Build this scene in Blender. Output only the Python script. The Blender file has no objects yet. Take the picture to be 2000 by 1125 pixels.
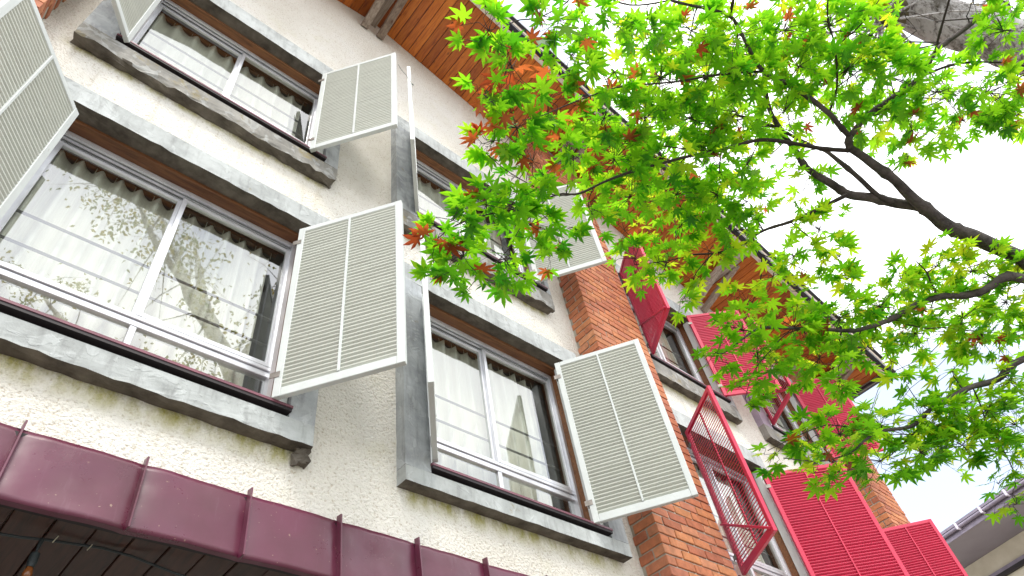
import bpy, bmesh, math, random
from math import radians, sin, cos, pi
from mathutils import Vector, Matrix, noise

random.seed(7)
scene = bpy.context.scene
COL = scene.collection

# ------------------------------------------------------------------ camera
CAM = Vector((0.0, 0.0, 1.55))
RIGHT = Vector((0.74922629, -0.64846022, -0.13475652))
DOWN = Vector((0.42818358, 0.62946572, -0.64840706))
FWD = Vector((0.50529080, 0.42810309, 0.74927229))
cam_data = bpy.data.cameras.new('camera')
cam_data.sensor_width = 36.0
cam_data.lens = 24.0
cam_data.clip_start = 0.05
cam_data.clip_end = 2000.0
cam = bpy.data.objects.new('camera', cam_data)
COL.objects.link(cam)
m3 = Matrix((RIGHT, -DOWN, -FWD)).transposed()
cam.matrix_world = Matrix.Translation(CAM) @ m3.to_4x4()
scene.camera = cam

# ------------------------------------------------------------------ sky and sun
SUN_EL, SUN_AZ = radians(58), radians(205)      # azimuth from +y towards +x
world = bpy.data.worlds.new('World')
scene.world = world
world.use_nodes = True
wn, wl = world.node_tree.nodes, world.node_tree.links
wn.clear()
sky = wn.new('ShaderNodeTexSky')
sky.sky_type = 'NISHITA'
sky.sun_disc = False
sky.sun_elevation = SUN_EL
sky.sun_rotation = SUN_AZ
bg_sky = wn.new('ShaderNodeBackground')
bg_sky.inputs['Strength'].default_value = 0.15
wl.new(sky.outputs[0], bg_sky.inputs['Color'])
bg_cloud = wn.new('ShaderNodeBackground')
bg_cloud.inputs['Strength'].default_value = 1.55
tc = wn.new('ShaderNodeTexCoord')
cn = wn.new('ShaderNodeTexNoise')
cn.inputs['Scale'].default_value = 2.3
cn.inputs['Detail'].default_value = 6
cn.inputs['Roughness'].default_value = 0.55
cmap = wn.new('ShaderNodeMapping')
cmap.inputs['Location'].default_value = (6.8, 3.6, 9.2)
wl.new(tc.outputs['Generated'], cmap.inputs['Vector'])
wl.new(cmap.outputs[0], cn.inputs['Vector'])
cr = wn.new('ShaderNodeValToRGB')
cr.color_ramp.elements[0].position = 0.34
cr.color_ramp.elements[0].color = (0.30, 0.30, 0.30, 1)
cr.color_ramp.elements[1].position = 0.45
cr.color_ramp.elements[1].color = (1, 1, 1, 1)
wl.new(cn.outputs[0], cr.inputs[0])
cc = wn.new('ShaderNodeValToRGB')
cc.color_ramp.elements[0].position = 0.35
cc.color_ramp.elements[0].color = (0.88, 0.92, 0.98, 1)
cc.color_ramp.elements[1].position = 0.6
cc.color_ramp.elements[1].color = (1.0, 1.0, 1.0, 1)
wl.new(cn.outputs[0], cc.inputs[0])
wl.new(cc.outputs[0], bg_cloud.inputs['Color'])
wmix = wn.new('ShaderNodeMixShader')
wl.new(cr.outputs[0], wmix.inputs[0])
wl.new(bg_sky.outputs[0], wmix.inputs[1])
wl.new(bg_cloud.outputs[0], wmix.inputs[2])
wout = wn.new('ShaderNodeOutputWorld')
wl.new(wmix.outputs[0], wout.inputs[0])

sun_data = bpy.data.lights.new('sun', 'SUN')
sun_data.energy = 1.5
sun_data.angle = radians(14)
sun_data.color = (1.0, 0.95, 0.87)
sun = bpy.data.objects.new('sun', sun_data)
COL.objects.link(sun)
sun_dir = Vector((sin(SUN_AZ) * cos(SUN_EL), cos(SUN_AZ) * cos(SUN_EL), sin(SUN_EL)))
sun.rotation_euler = sun_dir.to_track_quat('Z', 'Y').to_euler()
sun.location = (0, -10, 30)

vs = scene.view_settings
vs.view_transform = 'Standard'
vs.look = 'None'
vs.gamma = 1.0
vs.use_curve_mapping = False
vs.exposure = 0.82
scene.cycles.max_bounces = 10
scene.cycles.transparent_max_bounces = 16
scene.cycles.transmission_bounces = 6

# ------------------------------------------------------------------ helpers
class MB:
    """Collects boxes, bars and tubes; build() links them as one mesh object."""
    def __init__(self):
        self.v, self.f, self.m = [], [], []

    def poly(self, pts, faces, mi=0):
        n = len(self.v)
        self.v.extend(tuple(p) for p in pts)
        for f in faces:
            self.f.append(tuple(i + n for i in f))
            self.m.append(mi)

    def box(self, x0, x1, y0, y1, z0, z1, mi=0):
        p = [(x0, y0, z0), (x1, y0, z0), (x1, y1, z0), (x0, y1, z0), (x0, y0, z1), (x1, y0, z1), (x1, y1, z1), (x0, y1, z1)]
        self.poly(p, [(0, 3, 2, 1), (4, 5, 6, 7), (0, 1, 5, 4), (1, 2, 6, 5), (2, 3, 7, 6), (3, 0, 4, 7)], mi)

    def bar(self, a, b, w, h, up=(0, 0, 1), mi=0):
        a, b = Vector(a), Vector(b)
        d = (b - a).normalized()
        s = d.cross(Vector(up)).normalized() * (w / 2)
        u = s.normalized().cross(d) * (h / 2)
        p = [a - s - u, a + s - u, a + s + u, a - s + u, b - s - u, b + s - u, b + s + u, b - s + u]
        self.poly(p, [(0, 1, 2, 3), (7, 6, 5, 4), (0, 4, 5, 1), (1, 5, 6, 2), (2, 6, 7, 3), (3, 7, 4, 0)], mi)

    def tube(self, pts, radii, seg=8, mi=0, caps=True):
        pts = [Vector(p) for p in pts]
        n0 = len(self.v)
        ref = Vector((0.3, 0.2, 1))
        for i, p in enumerate(pts):
            d = (pts[min(i + 1, len(pts) - 1)] - pts[max(i - 1, 0)]).normalized()
            s = d.cross(ref)
            if s.length < 1e-3:
                s = d.cross(Vector((1, 0, 0)))
            s.normalize()
            u = s.cross(d)
            r = radii[i] if hasattr(radii, '__len__') else radii
            for k in range(seg):
                a = 2 * pi * k / seg
                self.v.append(tuple(p + s * (r * cos(a)) + u * (r * sin(a))))
        for i in range(len(pts) - 1):
            for k in range(seg):
                a, b = n0 + i * seg + k, n0 + i * seg + (k + 1) % seg
                self.f.append((a, b, b + seg, a + seg))
                self.m.append(mi)
        if caps:
            self.f.append(tuple(n0 + k for k in range(seg))[::-1])
            self.m.append(mi)
            e = n0 + (len(pts) - 1) * seg
            self.f.append(tuple(e + k for k in range(seg)))
            self.m.append(mi)

    def mesh(self, name, mats, bevel=0.0, smooth=False):
        me = bpy.data.meshes.new(name)
        me.from_pydata(self.v, [], self.f)
        for m in (mats if isinstance(mats, (list, tuple)) else [mats]):
            me.materials.append(m)
        me.polygons.foreach_set('material_index', self.m)
        if bevel > 0:
            bm = bmesh.new()
            bm.from_mesh(me)
            bmesh.ops.recalc_face_normals(bm, faces=bm.faces)
            bmesh.ops.bevel(bm, geom=list(bm.edges), offset=bevel, segments=1, affect='EDGES', clamp_overlap=True)
            bm.to_mesh(me)
            bm.free()
        if smooth:
            me.polygons.foreach_set('use_smooth', [True] * len(me.polygons))
        me.update()
        return me

    def build(self, name, mats, parent=None, bevel=0.0, smooth=False):
        return link(name, self.mesh(name, mats, bevel, smooth), parent)


def link(name, me, parent=None, loc=None, rot=None):
    o = bpy.data.objects.new(name, me)
    COL.objects.link(o)
    if parent is not None:
        o.parent = parent
        o.matrix_parent_inverse = INV.get(parent.name, Matrix())
    if loc is not None:
        o.location = loc
    if rot is not None:
        o.rotation_euler = rot
    return o


INV = {}


def thing(name, label, cat, loc=(0, 0, 0), rot=(0, 0, 0), group=None, local=False):
    """An Empty at a thing's base. Unless local, its parts are written in world coordinates."""
    o = bpy.data.objects.new(name, None)
    COL.objects.link(o)
    o.location, o.rotation_euler = loc, rot
    o.empty_display_size = 0.2
    if not local:
        INV[o.name] = Matrix.Translation(-Vector(loc))
    return tag(o, label, cat, group)


def tag(o, label=None, cat=None, group=None, kind=None):
    if label: o['label'] = label
    if cat: o['category'] = cat
    if group: o['group'] = group
    if kind: o['kind'] = kind
    return o


def subdivide(me, cuts, amp=0.0, scale=8.0, keep=None):
    """Even subdivision, then a noise push that keeps what keep(co) returns 0 for."""
    bm = bmesh.new()
    bm.from_mesh(me)
    for _ in range(cuts):
        long_edges = [e for e in bm.edges if e.calc_length() > 0.03]
        if not long_edges: break
        bmesh.ops.subdivide_edges(bm, edges=long_edges, cuts=1, use_grid_fill=True)
    bm.normal_update()
    for v in bm.verts:
        k = 1.0 if keep is None else keep(v.co)
        if k:
            n = noise.noise_vector(v.co * scale) + 0.5 * noise.noise_vector(v.co * scale * 2.7)
            v.co += n * amp * k
    bm.to_mesh(me)
    bm.free()
    me.update()


# ------------------------------------------------------------------ materials
def nodes(name):
    m = bpy.data.materials.new(name)
    m.use_nodes = True
    nt = m.node_tree
    nt.nodes.clear()
    out = nt.nodes.new('ShaderNodeOutputMaterial')
    b = nt.nodes.new('ShaderNodeBsdfPrincipled')
    nt.links.new(b.outputs[0], out.inputs[0])
    return m, nt, b, out


def coords(nt, stretch=(1, 1, 1), per_object=False):
    t = nt.nodes.new('ShaderNodeTexCoord')
    mp = nt.nodes.new('ShaderNodeMapping')
    mp.inputs['Scale'].default_value = stretch
    nt.links.new(t.outputs['Object'], mp.inputs['Vector'])
    if per_object:
        oi = nt.nodes.new('ShaderNodeObjectInfo')
        mul = nt.nodes.new('ShaderNodeVectorMath')
        mul.operation = 'MULTIPLY'
        cx = nt.nodes.new('ShaderNodeCombineXYZ')
        for i in range(3):
            nt.links.new(oi.outputs['Random'], cx.inputs[i])
        mul.inputs[1].default_value = (37.0, 53.0, 71.0)
        nt.links.new(cx.outputs[0], mul.inputs[0])
        nt.links.new(mul.outputs[0], mp.inputs['Location'])
    return mp.outputs[0]


def tex(nt, vec, scale, detail=4, rough=0.55, kind='noise', dist=0.0):
    if kind == 'noise':
        n = nt.nodes.new('ShaderNodeTexNoise')
        n.inputs['Detail'].default_value = detail
        n.inputs['Roughness'].default_value = rough
        n.inputs['Distortion'].default_value = dist
        o = n.outputs[0]
    else:
        n = nt.nodes.new('ShaderNodeTexVoronoi')
        o = n.outputs['Distance']
    n.inputs['Scale'].default_value = scale
    nt.links.new(vec, n.inputs['Vector'])
    return o


def ramp(nt, fac, stops):
    r = nt.nodes.new('ShaderNodeValToRGB')
    el = r.color_ramp.elements
    while len(el) < len(stops):
        el.new(0.5)
    for e, (p, c) in zip(el, stops):
        e.position = p
        e.color = (c[0], c[1], c[2], 1) if hasattr(c, '__len__') else (c, c, c, 1)
    nt.links.new(fac, r.inputs[0])
    return r.outputs[0]


def mix(nt, fac, a, b, mode='MIX'):
    m = nt.nodes.new('ShaderNodeMix')
    m.data_type = 'RGBA'
    m.blend_type = mode
    for s, k in ((fac, 0), (a, 6), (b, 7)):
        if isinstance(s, (int, float)):
            m.inputs[k].default_value = s if k == 0 else (s, s, s, 1)
        elif isinstance(s, tuple):
            m.inputs[k].default_value = (s[0], s[1], s[2], 1)
        else:
            nt.links.new(s, m.inputs[k])
    return m.outputs[2]


def bump(nt, b, h, strength, distance):
    n = nt.nodes.new('ShaderNodeBump')
    n.inputs['Strength'].default_value = strength
    n.inputs['Distance'].default_value = distance
    nt.links.new(h, n.inputs['Height'])
    nt.links.new(n.outputs[0], b.inputs['Normal'])


def simple(name, c0, c1, rough=0.5, scale=6.0, metallic=0.0, bump_s=0.0, bump_scale=40, spec=0.5, specks=None):
    m, nt, b, out = nodes(name)
    vec = coords(nt, per_object=True)
    col = ramp(nt, tex(nt, vec, scale, 6, 0.6), [(0.33, c0), (0.67, c1)])
    if specks:
        col = mix(nt, ramp(nt, tex(nt, vec, specks[1], 3), [(specks[2], 0.0), (specks[2] + 0.05, 1.0)]), col, specks[0])
    nt.links.new(col, b.inputs['Base Color'])
    b.inputs['Roughness'].default_value = rough
    b.inputs['Metallic'].default_value = metallic
    b.inputs['Specular IOR Level'].default_value = spec
    if bump_s:
        bump(nt, b, tex(nt, vec, bump_scale, 4), bump_s, 0.01)
    return m


def make_stucco():
    m, nt, b, out = nodes('stucco')
    vec = coords(nt)
    blob = tex(nt, vec, 62, 4, 0.5, dist=0.15)
    fine = tex(nt, vec, 120, 3)
    h = mix(nt, 0.25, blob, fine)
    base = ramp(nt, tex(nt, vec, 1.3, 5, 0.6), [(0.3, (0.70, 0.665, 0.59)), (0.55, (0.79, 0.765, 0.70)), (0.75, (0.81, 0.795, 0.75))])
    pit = ramp(nt, blob, [(0.30, (0.50, 0.40, 0.28)), (0.42, (1, 1, 1))])
    col = mix(nt, 0.55, base, pit, 'MULTIPLY')
    moss = ramp(nt, tex(nt, vec, 2.4, 6, 0.65), [(0.58, 0.0), (0.75, 1.0)])
    col = mix(nt, mix(nt, 0.75, moss, 0.0), col, (0.55, 0.53, 0.27))
    sep = nt.nodes.new('ShaderNodeSeparateXYZ')
    nt.links.new(coords(nt), sep.inputs[0])

    def mapr(sock, a, c):
        n = nt.nodes.new('ShaderNodeMapRange')
        n.interpolation_type = 'SMOOTHSTEP'
        n.inputs['From Min'].default_value, n.inputs['From Max'].default_value = a, c
        nt.links.new(sock, n.inputs['Value'])
        return n.outputs[0]

    def mul(*ss):
        r = ss[0]
        for q in ss[1:]:
            n = nt.nodes.new('ShaderNodeMath')
            n.operation = 'MULTIPLY'
            nt.links.new(r, n.inputs[0])
            nt.links.new(q, n.inputs[1])
            r = n.outputs[0]
        return r
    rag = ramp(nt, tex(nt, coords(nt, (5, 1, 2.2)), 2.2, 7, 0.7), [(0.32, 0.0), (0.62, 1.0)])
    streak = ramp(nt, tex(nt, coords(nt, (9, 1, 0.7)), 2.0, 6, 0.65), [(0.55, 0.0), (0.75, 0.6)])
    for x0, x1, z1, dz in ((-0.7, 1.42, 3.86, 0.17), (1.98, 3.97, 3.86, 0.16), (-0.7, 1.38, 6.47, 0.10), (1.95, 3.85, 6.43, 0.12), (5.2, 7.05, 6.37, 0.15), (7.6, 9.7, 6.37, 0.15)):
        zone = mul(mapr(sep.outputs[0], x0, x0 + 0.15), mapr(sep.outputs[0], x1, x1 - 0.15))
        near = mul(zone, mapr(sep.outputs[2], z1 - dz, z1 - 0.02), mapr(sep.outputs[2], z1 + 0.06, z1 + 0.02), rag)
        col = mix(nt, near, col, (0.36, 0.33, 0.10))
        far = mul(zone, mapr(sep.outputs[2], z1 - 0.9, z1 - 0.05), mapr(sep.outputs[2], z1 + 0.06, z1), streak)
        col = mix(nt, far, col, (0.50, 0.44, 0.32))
    nt.links.new(col, b.inputs['Base Color'])
    b.inputs['Roughness'].default_value = 0.92
    b.inputs['Specular IOR Level'].default_value = 0.2
    bump(nt, b, h, 1.0, 0.024)
    return m


def make_concrete(name, light, dark, moss_at=0.64):
    m, nt, b, out = nodes(name)
    vec = coords(nt)
    streak = coords(nt, (6, 6, 1.2))
    base = ramp(nt, tex(nt, vec, 3.2, 8, 0.65), [(0.3, dark), (0.5, tuple((a + c) / 2 for a, c in zip(light, dark))), (0.7, light)])
    patch = ramp(nt, tex(nt, vec, 7, 4, 0.5, dist=1.2), [(0.55, 0.0), (0.60, 1.0)])
    col = mix(nt, mix(nt, 0.68, patch, 0.0), base, (0.56, 0.59, 0.59))
    run = ramp(nt, tex(nt, streak, 4, 5, 0.6), [(0.50, 0.0), (0.72, 1.0)])
    col = mix(nt, mix(nt, 0.55, run, 0.0), col, (0.13, 0.13, 0.125))
    mo = ramp(nt, tex(nt, vec, 5, 6, 0.7), [(moss_at, 0.0), (moss_at + 0.12, 1.0)])
    col = mix(nt, mo, col, (0.24, 0.20, 0.10))
    nt.links.new(col, b.inputs['Base Color'])
    b.inputs['Roughness'].default_value = 0.85
    bump(nt, b, mix(nt, 0.4, tex(nt, vec, 30, 6, 0.7), patch), 0.5, 0.012)
    return m


def make_planks(name, c_dark, c_mid, c_light, along='y', rough=0.42, knots=True):
    m, nt, b, out = nodes(name)
    st = {'x': (1.2, 14, 14), 'y': (14, 1.2, 14), 'z': (14, 14, 1.2)}[along]
    vec = coords(nt, st, per_object=True)
    wob = coords(nt, (3, 3, 3), per_object=True)
    grain = tex(nt, vec, 3.2, 8, 0.6, dist=0.7)
    col = ramp(nt, grain, [(0.28, c_dark), (0.48, c_mid), (0.72, c_light)])
    oi = nt.nodes.new('ShaderNodeObjectInfo')
    tint = ramp(nt, oi.outputs['Random'], [(0.0, (0.62, 0.55, 0.5)), (0.5, (1, 1, 1)), (1.0, (1.18, 1.25, 1.3))])
    col = mix(nt, 1.0, col, tint, 'MULTIPLY')
    if knots:
        kv = coords(nt, {'x': (1.6, 3, 3), 'y': (3, 1.6, 3), 'z': (3, 3, 1.6)}[along], per_object=True)
        k = ramp(nt, tex(nt, kv, 2.6, kind='voronoi'), [(0.05, 1.0), (0.15, 0.0)])
        col = mix(nt, mix(nt, 0.2, k, 0.0), col, (0.07, 0.015, 0.004))
    nt.links.new(col, b.inputs['Base Color'])
    b.inputs['Roughness'].default_value = rough
    bump(nt, b, grain, 0.15, 0.006)
    return m


def make_brick():
    m, nt, b, out = nodes('brick')
    vec = coords(nt, per_object=True)
    oi = nt.nodes.new('ShaderNodeObjectInfo')
    ge = nt.nodes.new('ShaderNodeNewGeometry')
    ad = nt.nodes.new('ShaderNodeMath')
    ad.operation = 'ADD'
    nt.links.new(oi.outputs['Random'], ad.inputs[0])
    nt.links.new(ge.outputs['Random Per Island'], ad.inputs[1])
    fr = nt.nodes.new('ShaderNodeMath')
    fr.operation = 'FRACT'
    nt.links.new(ad.outputs[0], fr.inputs[0])
    col = ramp(nt, fr.outputs[0], [(0.0, (0.37, 0.115, 0.06)), (0.3, (0.50, 0.17, 0.075)), (0.6, (0.54, 0.215, 0.085)), (0.8, (0.44, 0.15, 0.085)), (1.0, (0.58, 0.25, 0.12))])
    shade = ramp(nt, tex(nt, vec, 14, 6, 0.65), [(0.3, 0.68), (0.7, 1.15)])
    col = mix(nt, 1.0, col, shade, 'MULTIPLY')
    bloom = ramp(nt, tex(nt, vec, 9, 5, 0.7), [(0.62, 0.0), (0.80, 1.0)])
    col = mix(nt, mix(nt, 0.6, bloom, 0.0), col, (0.55, 0.42, 0.34))
    nt.links.new(col, b.inputs['Base Color'])
    b.inputs['Roughness'].default_value = 0.8
    bump(nt, b, tex(nt, vec, 60, 5, 0.7), 0.5, 0.006)
    return m


def make_paint(name, c, worn, rough, wear_at=0.66, spec=0.4):
    m, nt, b, out = nodes(name)
    vec = coords(nt, (1, 1, 1), per_object=True)
    run = coords(nt, (8, 8, 1.5), per_object=True)
    col = ramp(nt, tex(nt, vec, 5, 6, 0.6), [(0.3, tuple(x * 0.88 for x in c)), (0.7, c)])
    w = ramp(nt, tex(nt, run, 5, 8, 0.75), [(wear_at, 0.0), (wear_at + 0.04, 1.0)])
    col = mix(nt, w, col, worn)
    nt.links.new(col, b.inputs['Base Color'])
    b.inputs['Roughness'].default_value = rough
    b.inputs['Specular IOR Level'].default_value = spec
    bump(nt, b, tex(nt, run, 12, 5, 0.6), 0.2, 0.004)
    return m


def make_glass():
    m = bpy.data.materials.new('window_glass')
    m.use_nodes = True
    nt = m.node_tree
    nt.nodes.clear()
    out = nt.nodes.new('ShaderNodeOutputMaterial')
    tr = nt.nodes.new('ShaderNodeBsdfTransparent')
    tr.inputs[0].default_value = (0.94, 0.97, 0.95, 1)
    gl = nt.nodes.new('ShaderNodeBsdfGlossy')
    gl.inputs['Roughness'].default_value = 0.0
    fr = nt.nodes.new('ShaderNodeFresnel')
    fr.inputs['IOR'].default_value = 3.3
    vec = coords(nt, (1, 1, 1))
    bp = nt.nodes.new('ShaderNodeBump')
    bp.inputs['Strength'].default_value = 0.05
    bp.inputs['Distance'].default_value = 0.01
    nt.links.new(tex(nt, vec, 2.2, 2), bp.inputs['Height'])
    nt.links.new(bp.outputs[0], gl.inputs['Normal'])
    ge = nt.nodes.new('ShaderNodeNewGeometry')      # only the face turned to the viewer mirrors; the far face lets light out
    fo = nt.nodes.new('ShaderNodeMath')
    fo.operation = 'SUBTRACT'
    fo.inputs[0].default_value = 1.0
    nt.links.new(ge.outputs['Backfacing'], fo.inputs[1])
    fm = nt.nodes.new('ShaderNodeMath')
    fm.operation = 'MULTIPLY'
    nt.links.new(fo.outputs[0], fm.inputs[0])
    nt.links.new(fr.outputs[0], fm.inputs[1])
    mx = nt.nodes.new('ShaderNodeMixShader')
    nt.links.new(fm.outputs[0], mx.inputs[0])
    nt.links.new(tr.outputs[0], mx.inputs[1])
    nt.links.new(gl.outputs[0], mx.inputs[2])
    nt.links.new(mx.outputs[0], out.inputs[0])
    return m


def make_leaf(name, refl0, refl1, trans0, trans1, share=0.55):
    m = bpy.data.materials.new(name)
    m.use_nodes = True
    nt = m.node_tree
    nt.nodes.clear()
    out = nt.nodes.new('ShaderNodeOutputMaterial')
    oi = nt.nodes.new('ShaderNodeObjectInfo')
    ge = nt.nodes.new('ShaderNodeNewGeometry')
    ad = nt.nodes.new('ShaderNodeMath')
    ad.operation = 'ADD'
    nt.links.new(oi.outputs['Random'], ad.inputs[0])
    nt.links.new(ge.outputs['Random Per Island'], ad.inputs[1])
    fr = nt.nodes.new('ShaderNodeMath')
    fr.operation = 'FRACT'
    nt.links.new(ad.outputs[0], fr.inputs[0])
    df = nt.nodes.new('ShaderNodeBsdfPrincipled')
    df.inputs['Roughness'].default_value = 0.45
    df.inputs['Specular IOR Level'].default_value = 0.35
    nt.links.new(ramp(nt, fr.outputs[0], [(0, refl0), (1, refl1)]), df.inputs['Base Color'])
    tl = nt.nodes.new('ShaderNodeBsdfTranslucent')
    nt.links.new(ramp(nt, fr.outputs[0], [(0, trans0), (1, trans1)]), tl.inputs['Color'])
    mx = nt.nodes.new('ShaderNodeMixShader')
    mx.inputs[0].default_value = share
    nt.links.new(df.outputs[0], mx.inputs[1])
    nt.links.new(tl.outputs[0], mx.inputs[2])
    nt.links.new(mx.outputs[0], out.inputs[0])
    return m


def make_curtain():
    m, nt, b, out = nodes('curtain_cloth')
    vec = coords(nt, (1, 1, 1))
    col = ramp(nt, tex(nt, vec, 1.2, 3), [(0.3, (0.68, 0.64, 0.57)), (0.7, (0.78, 0.74, 0.67))])
    wv = coords(nt, (160, 1, 1))
    col = mix(nt, ramp(nt, tex(nt, wv, 1.0, 2), [(0.4, 0.0), (0.6, 0.25)]), col, (0.50, 0.45, 0.38))
    nt.links.new(col, b.inputs['Base Color'])
    b.inputs['Roughness'].default_value = 0.9
    return m


def make_birch():
    m, nt, b, out = nodes('birch_bark')
    vec = coords(nt, (1, 1, 1))
    along = coords(nt, (0.35, 1, 1))
    along.node.inputs['Rotation'].default_value = (0.0, radians(40), radians(-18))
    flake = tex(nt, along, 30, 8, 0.8, dist=0.6)
    col = ramp(nt, flake, [(0.36, (0.05, 0.042, 0.038)), (0.43, (0.40, 0.375, 0.36)), (0.52, (0.80, 0.785, 0.78)), (0.75, (0.88, 0.875, 0.875))])
    k = ramp(nt, tex(nt, vec, 4.2, 8, 0.75), [(0.54, 0.0), (0.62, 1.0)])
    col = mix(nt, mix(nt, 0.25, k, 0.0), col, (0.085, 0.070, 0.035))
    nt.links.new(col, b.inputs['Base Color'])
    b.inputs['Roughness'].default_value = 0.9
    bump(nt, b, flake, 1.0, 0.05)
    return m


def make_sheet():
    m, nt, b, out = nodes('purple_sheet_metal')
    vec = coords(nt)
    run = coords(nt, (9, 9, 0.9))
    col = ramp(nt, tex(nt, vec, 2.2, 6, 0.6), [(0.3, (0.078, 0.008, 0.022)), (0.7, (0.125, 0.017, 0.050))])
    dust = ramp(nt, tex(nt, run, 3.0, 7, 0.7), [(0.58, 0.0), (0.88, 0.22)])
    col = mix(nt, dust, col, (0.30, 0.20, 0.24))
    fleck = ramp(nt, tex(nt, vec, 55, 3), [(0.70, 0.0), (0.74, 1.0)])
    col = mix(nt, fleck, col, (0.26, 0.16, 0.12))
    nt.links.new(col, b.inputs['Base Color'])
    nt.links.new(ramp(nt, tex(nt, vec, 4, 6, 0.7), [(0.3, 0.22), (0.7, 0.48)]), b.inputs['Roughness'])
    b.inputs['Specular IOR Level'].default_value = 0.65
    bump(nt, b, tex(nt, vec, 5.5, 3, 0.5), 0.12, 0.02)
    return m


M = dict(
    stucco=make_stucco(),
    concrete=make_concrete('concrete', (0.50, 0.53, 0.545), (0.23, 0.245, 0.26)),
    pale_concrete=make_concrete('pale_concrete', (0.53, 0.56, 0.555), (0.29, 0.305, 0.30), 0.64),
    old_concrete=make_concrete('old_concrete', (0.36, 0.35, 0.32), (0.13, 0.125, 0.11), 0.55),
    soffit=make_planks('soffit_wood', (0.23, 0.045, 0.005), (0.49, 0.125, 0.011), (0.60, 0.19, 0.020)),
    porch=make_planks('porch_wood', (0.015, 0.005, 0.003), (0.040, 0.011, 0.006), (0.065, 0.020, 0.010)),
    timber=make_planks('timber', (0.07, 0.025, 0.008), (0.18, 0.07, 0.022), (0.27, 0.115, 0.04), along='x', rough=0.5),
    weathered=make_planks('weathered_wood', (0.15, 0.11, 0.08), (0.31, 0.25, 0.20), (0.46, 0.40, 0.33), rough=0.8),
    fascia=make_planks('fascia_wood', (0.46, 0.41, 0.34), (0.68, 0.62, 0.53), (0.80, 0.75, 0.66), along='x', rough=0.7, knots=False),
    roof_metal=simple('roof_metal', (0.03, 0.03, 0.045), (0.06, 0.06, 0.08), 0.35, metallic=0.4),
    brick=make_brick(),
    mortar=simple('mortar', (0.30, 0.27, 0.22), (0.46, 0.42, 0.35), 0.95, 9, bump_s=0.6, bump_scale=70),
    aluminium=simple('aluminium', (0.62, 0.63, 0.66), (0.74, 0.75, 0.78), 0.35, 8, metallic=0.55),
    track=simple('window_track', (0.05, 0.05, 0.05), (0.10, 0.10, 0.10), 0.5),
    glass=make_glass(),
    flashing=simple('sill_flashing', (0.13, 0.04, 0.06), (0.22, 0.07, 0.10), 0.4),
    drip=simple('drip_edge', (0.012, 0.008, 0.010), (0.02, 0.012, 0.014), 0.6),
    white=make_paint('white_paint', (0.64, 0.675, 0.66), (0.36, 0.34, 0.30), 0.5, 0.66),
    white_slat=make_paint('white_slat_paint', (0.58, 0.60, 0.535), (0.33, 0.32, 0.27), 0.55, 0.65),
    red=make_paint('red_paint', (0.62, 0.028, 0.082), (0.55, 0.27, 0.31), 0.38, 0.71, 0.5),
    steel=simple('hinge_steel', (0.20, 0.18, 0.16), (0.34, 0.31, 0.28), 0.5, 20, metallic=0.6),
    jamb=simple('violet_bounce_jamb', (0.30, 0.26, 0.34), (0.42, 0.37, 0.46), 0.55, 5),  # concrete tinted lilac: light from red shutters and blue sky painted in
    purple=make_sheet(),
    curtain=make_curtain(),
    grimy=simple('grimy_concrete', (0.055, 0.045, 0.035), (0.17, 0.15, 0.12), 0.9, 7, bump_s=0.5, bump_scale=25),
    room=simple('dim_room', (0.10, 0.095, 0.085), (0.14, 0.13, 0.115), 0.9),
    rail=simple('guard_rail', (0.045, 0.04, 0.035), (0.09, 0.08, 0.07), 0.6, 20),
    rubber=simple('black_rubber', (0.012, 0.018, 0.018), (0.03, 0.04, 0.045), 0.5),
    bulb=simple('amber_bulb', (0.14, 0.045, 0.015), (0.20, 0.07, 0.02), 0.15),
    clip=simple('cable_clip', (0.5, 0.48, 0.35), (0.6, 0.58, 0.45), 0.5),
    wire=simple('tie_wire', (0.10, 0.14, 0.11), (0.15, 0.19, 0.16), 0.5),
    ground=simple('paving', (0.18, 0.17, 0.155), (0.27, 0.255, 0.235), 0.9, 0.8, bump_s=0.4),
    mauve=simple('mauve_soffit', (0.27, 0.24, 0.28), (0.32, 0.285, 0.33), 0.6, 1.5),
    beige=simple('beige_render', (0.60, 0.54, 0.42), (0.72, 0.66, 0.54), 0.9, 2.5, bump_s=0.4, bump_scale=50),
    gutter=simple('gutter_metal', (0.20, 0.17, 0.22), (0.28, 0.24, 0.30), 0.4, metallic=0.2),
    bracket=simple('gutter_clip', (0.66, 0.60, 0.70), (0.74, 0.68, 0.78), 0.4),
    bark=simple('maple_bark', (0.022, 0.017, 0.016), (0.115, 0.095, 0.088), 0.85, 11, bump_s=0.9, bump_scale=45),
    twig=simple('twig_bark', (0.018, 0.012, 0.009), (0.045, 0.032, 0.024), 0.8),
    birch=make_birch(),
    knot=simple('mossy_bark', (0.04, 0.033, 0.022), (0.16, 0.14, 0.07), 0.95, 9, bump_s=1.0, bump_scale=30),
    leaf=make_leaf('maple_leaf', (0.04, 0.15, 0.006), (0.09, 0.26, 0.010), (0.15, 0.54, 0.010), (0.46, 0.86, 0.02), 0.66),
    leaf_dark=make_leaf('dark_maple_leaf', (0.015, 0.075, 0.005), (0.04, 0.15, 0.008), (0.07, 0.38, 0.010), (0.22, 0.62, 0.014), 0.6),
    leaf_yellow=make_leaf('yellow_maple_leaf', (0.12, 0.25, 0.012), (0.22, 0.32, 0.015), (0.52, 0.85, 0.02), (0.85, 0.95, 0.03), 0.62),
    leaf_red=make_leaf('red_maple_leaf', (0.16, 0.035, 0.012), (0.28, 0.055, 0.02), (0.45, 0.07, 0.02), (0.72, 0.18, 0.04)),
    birch_leaf=make_leaf('birch_leaf', (0.07, 0.09, 0.015), (0.22, 0.17, 0.025), (0.14, 0.20, 0.03), (0.48, 0.36, 0.04)),
)

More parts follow.
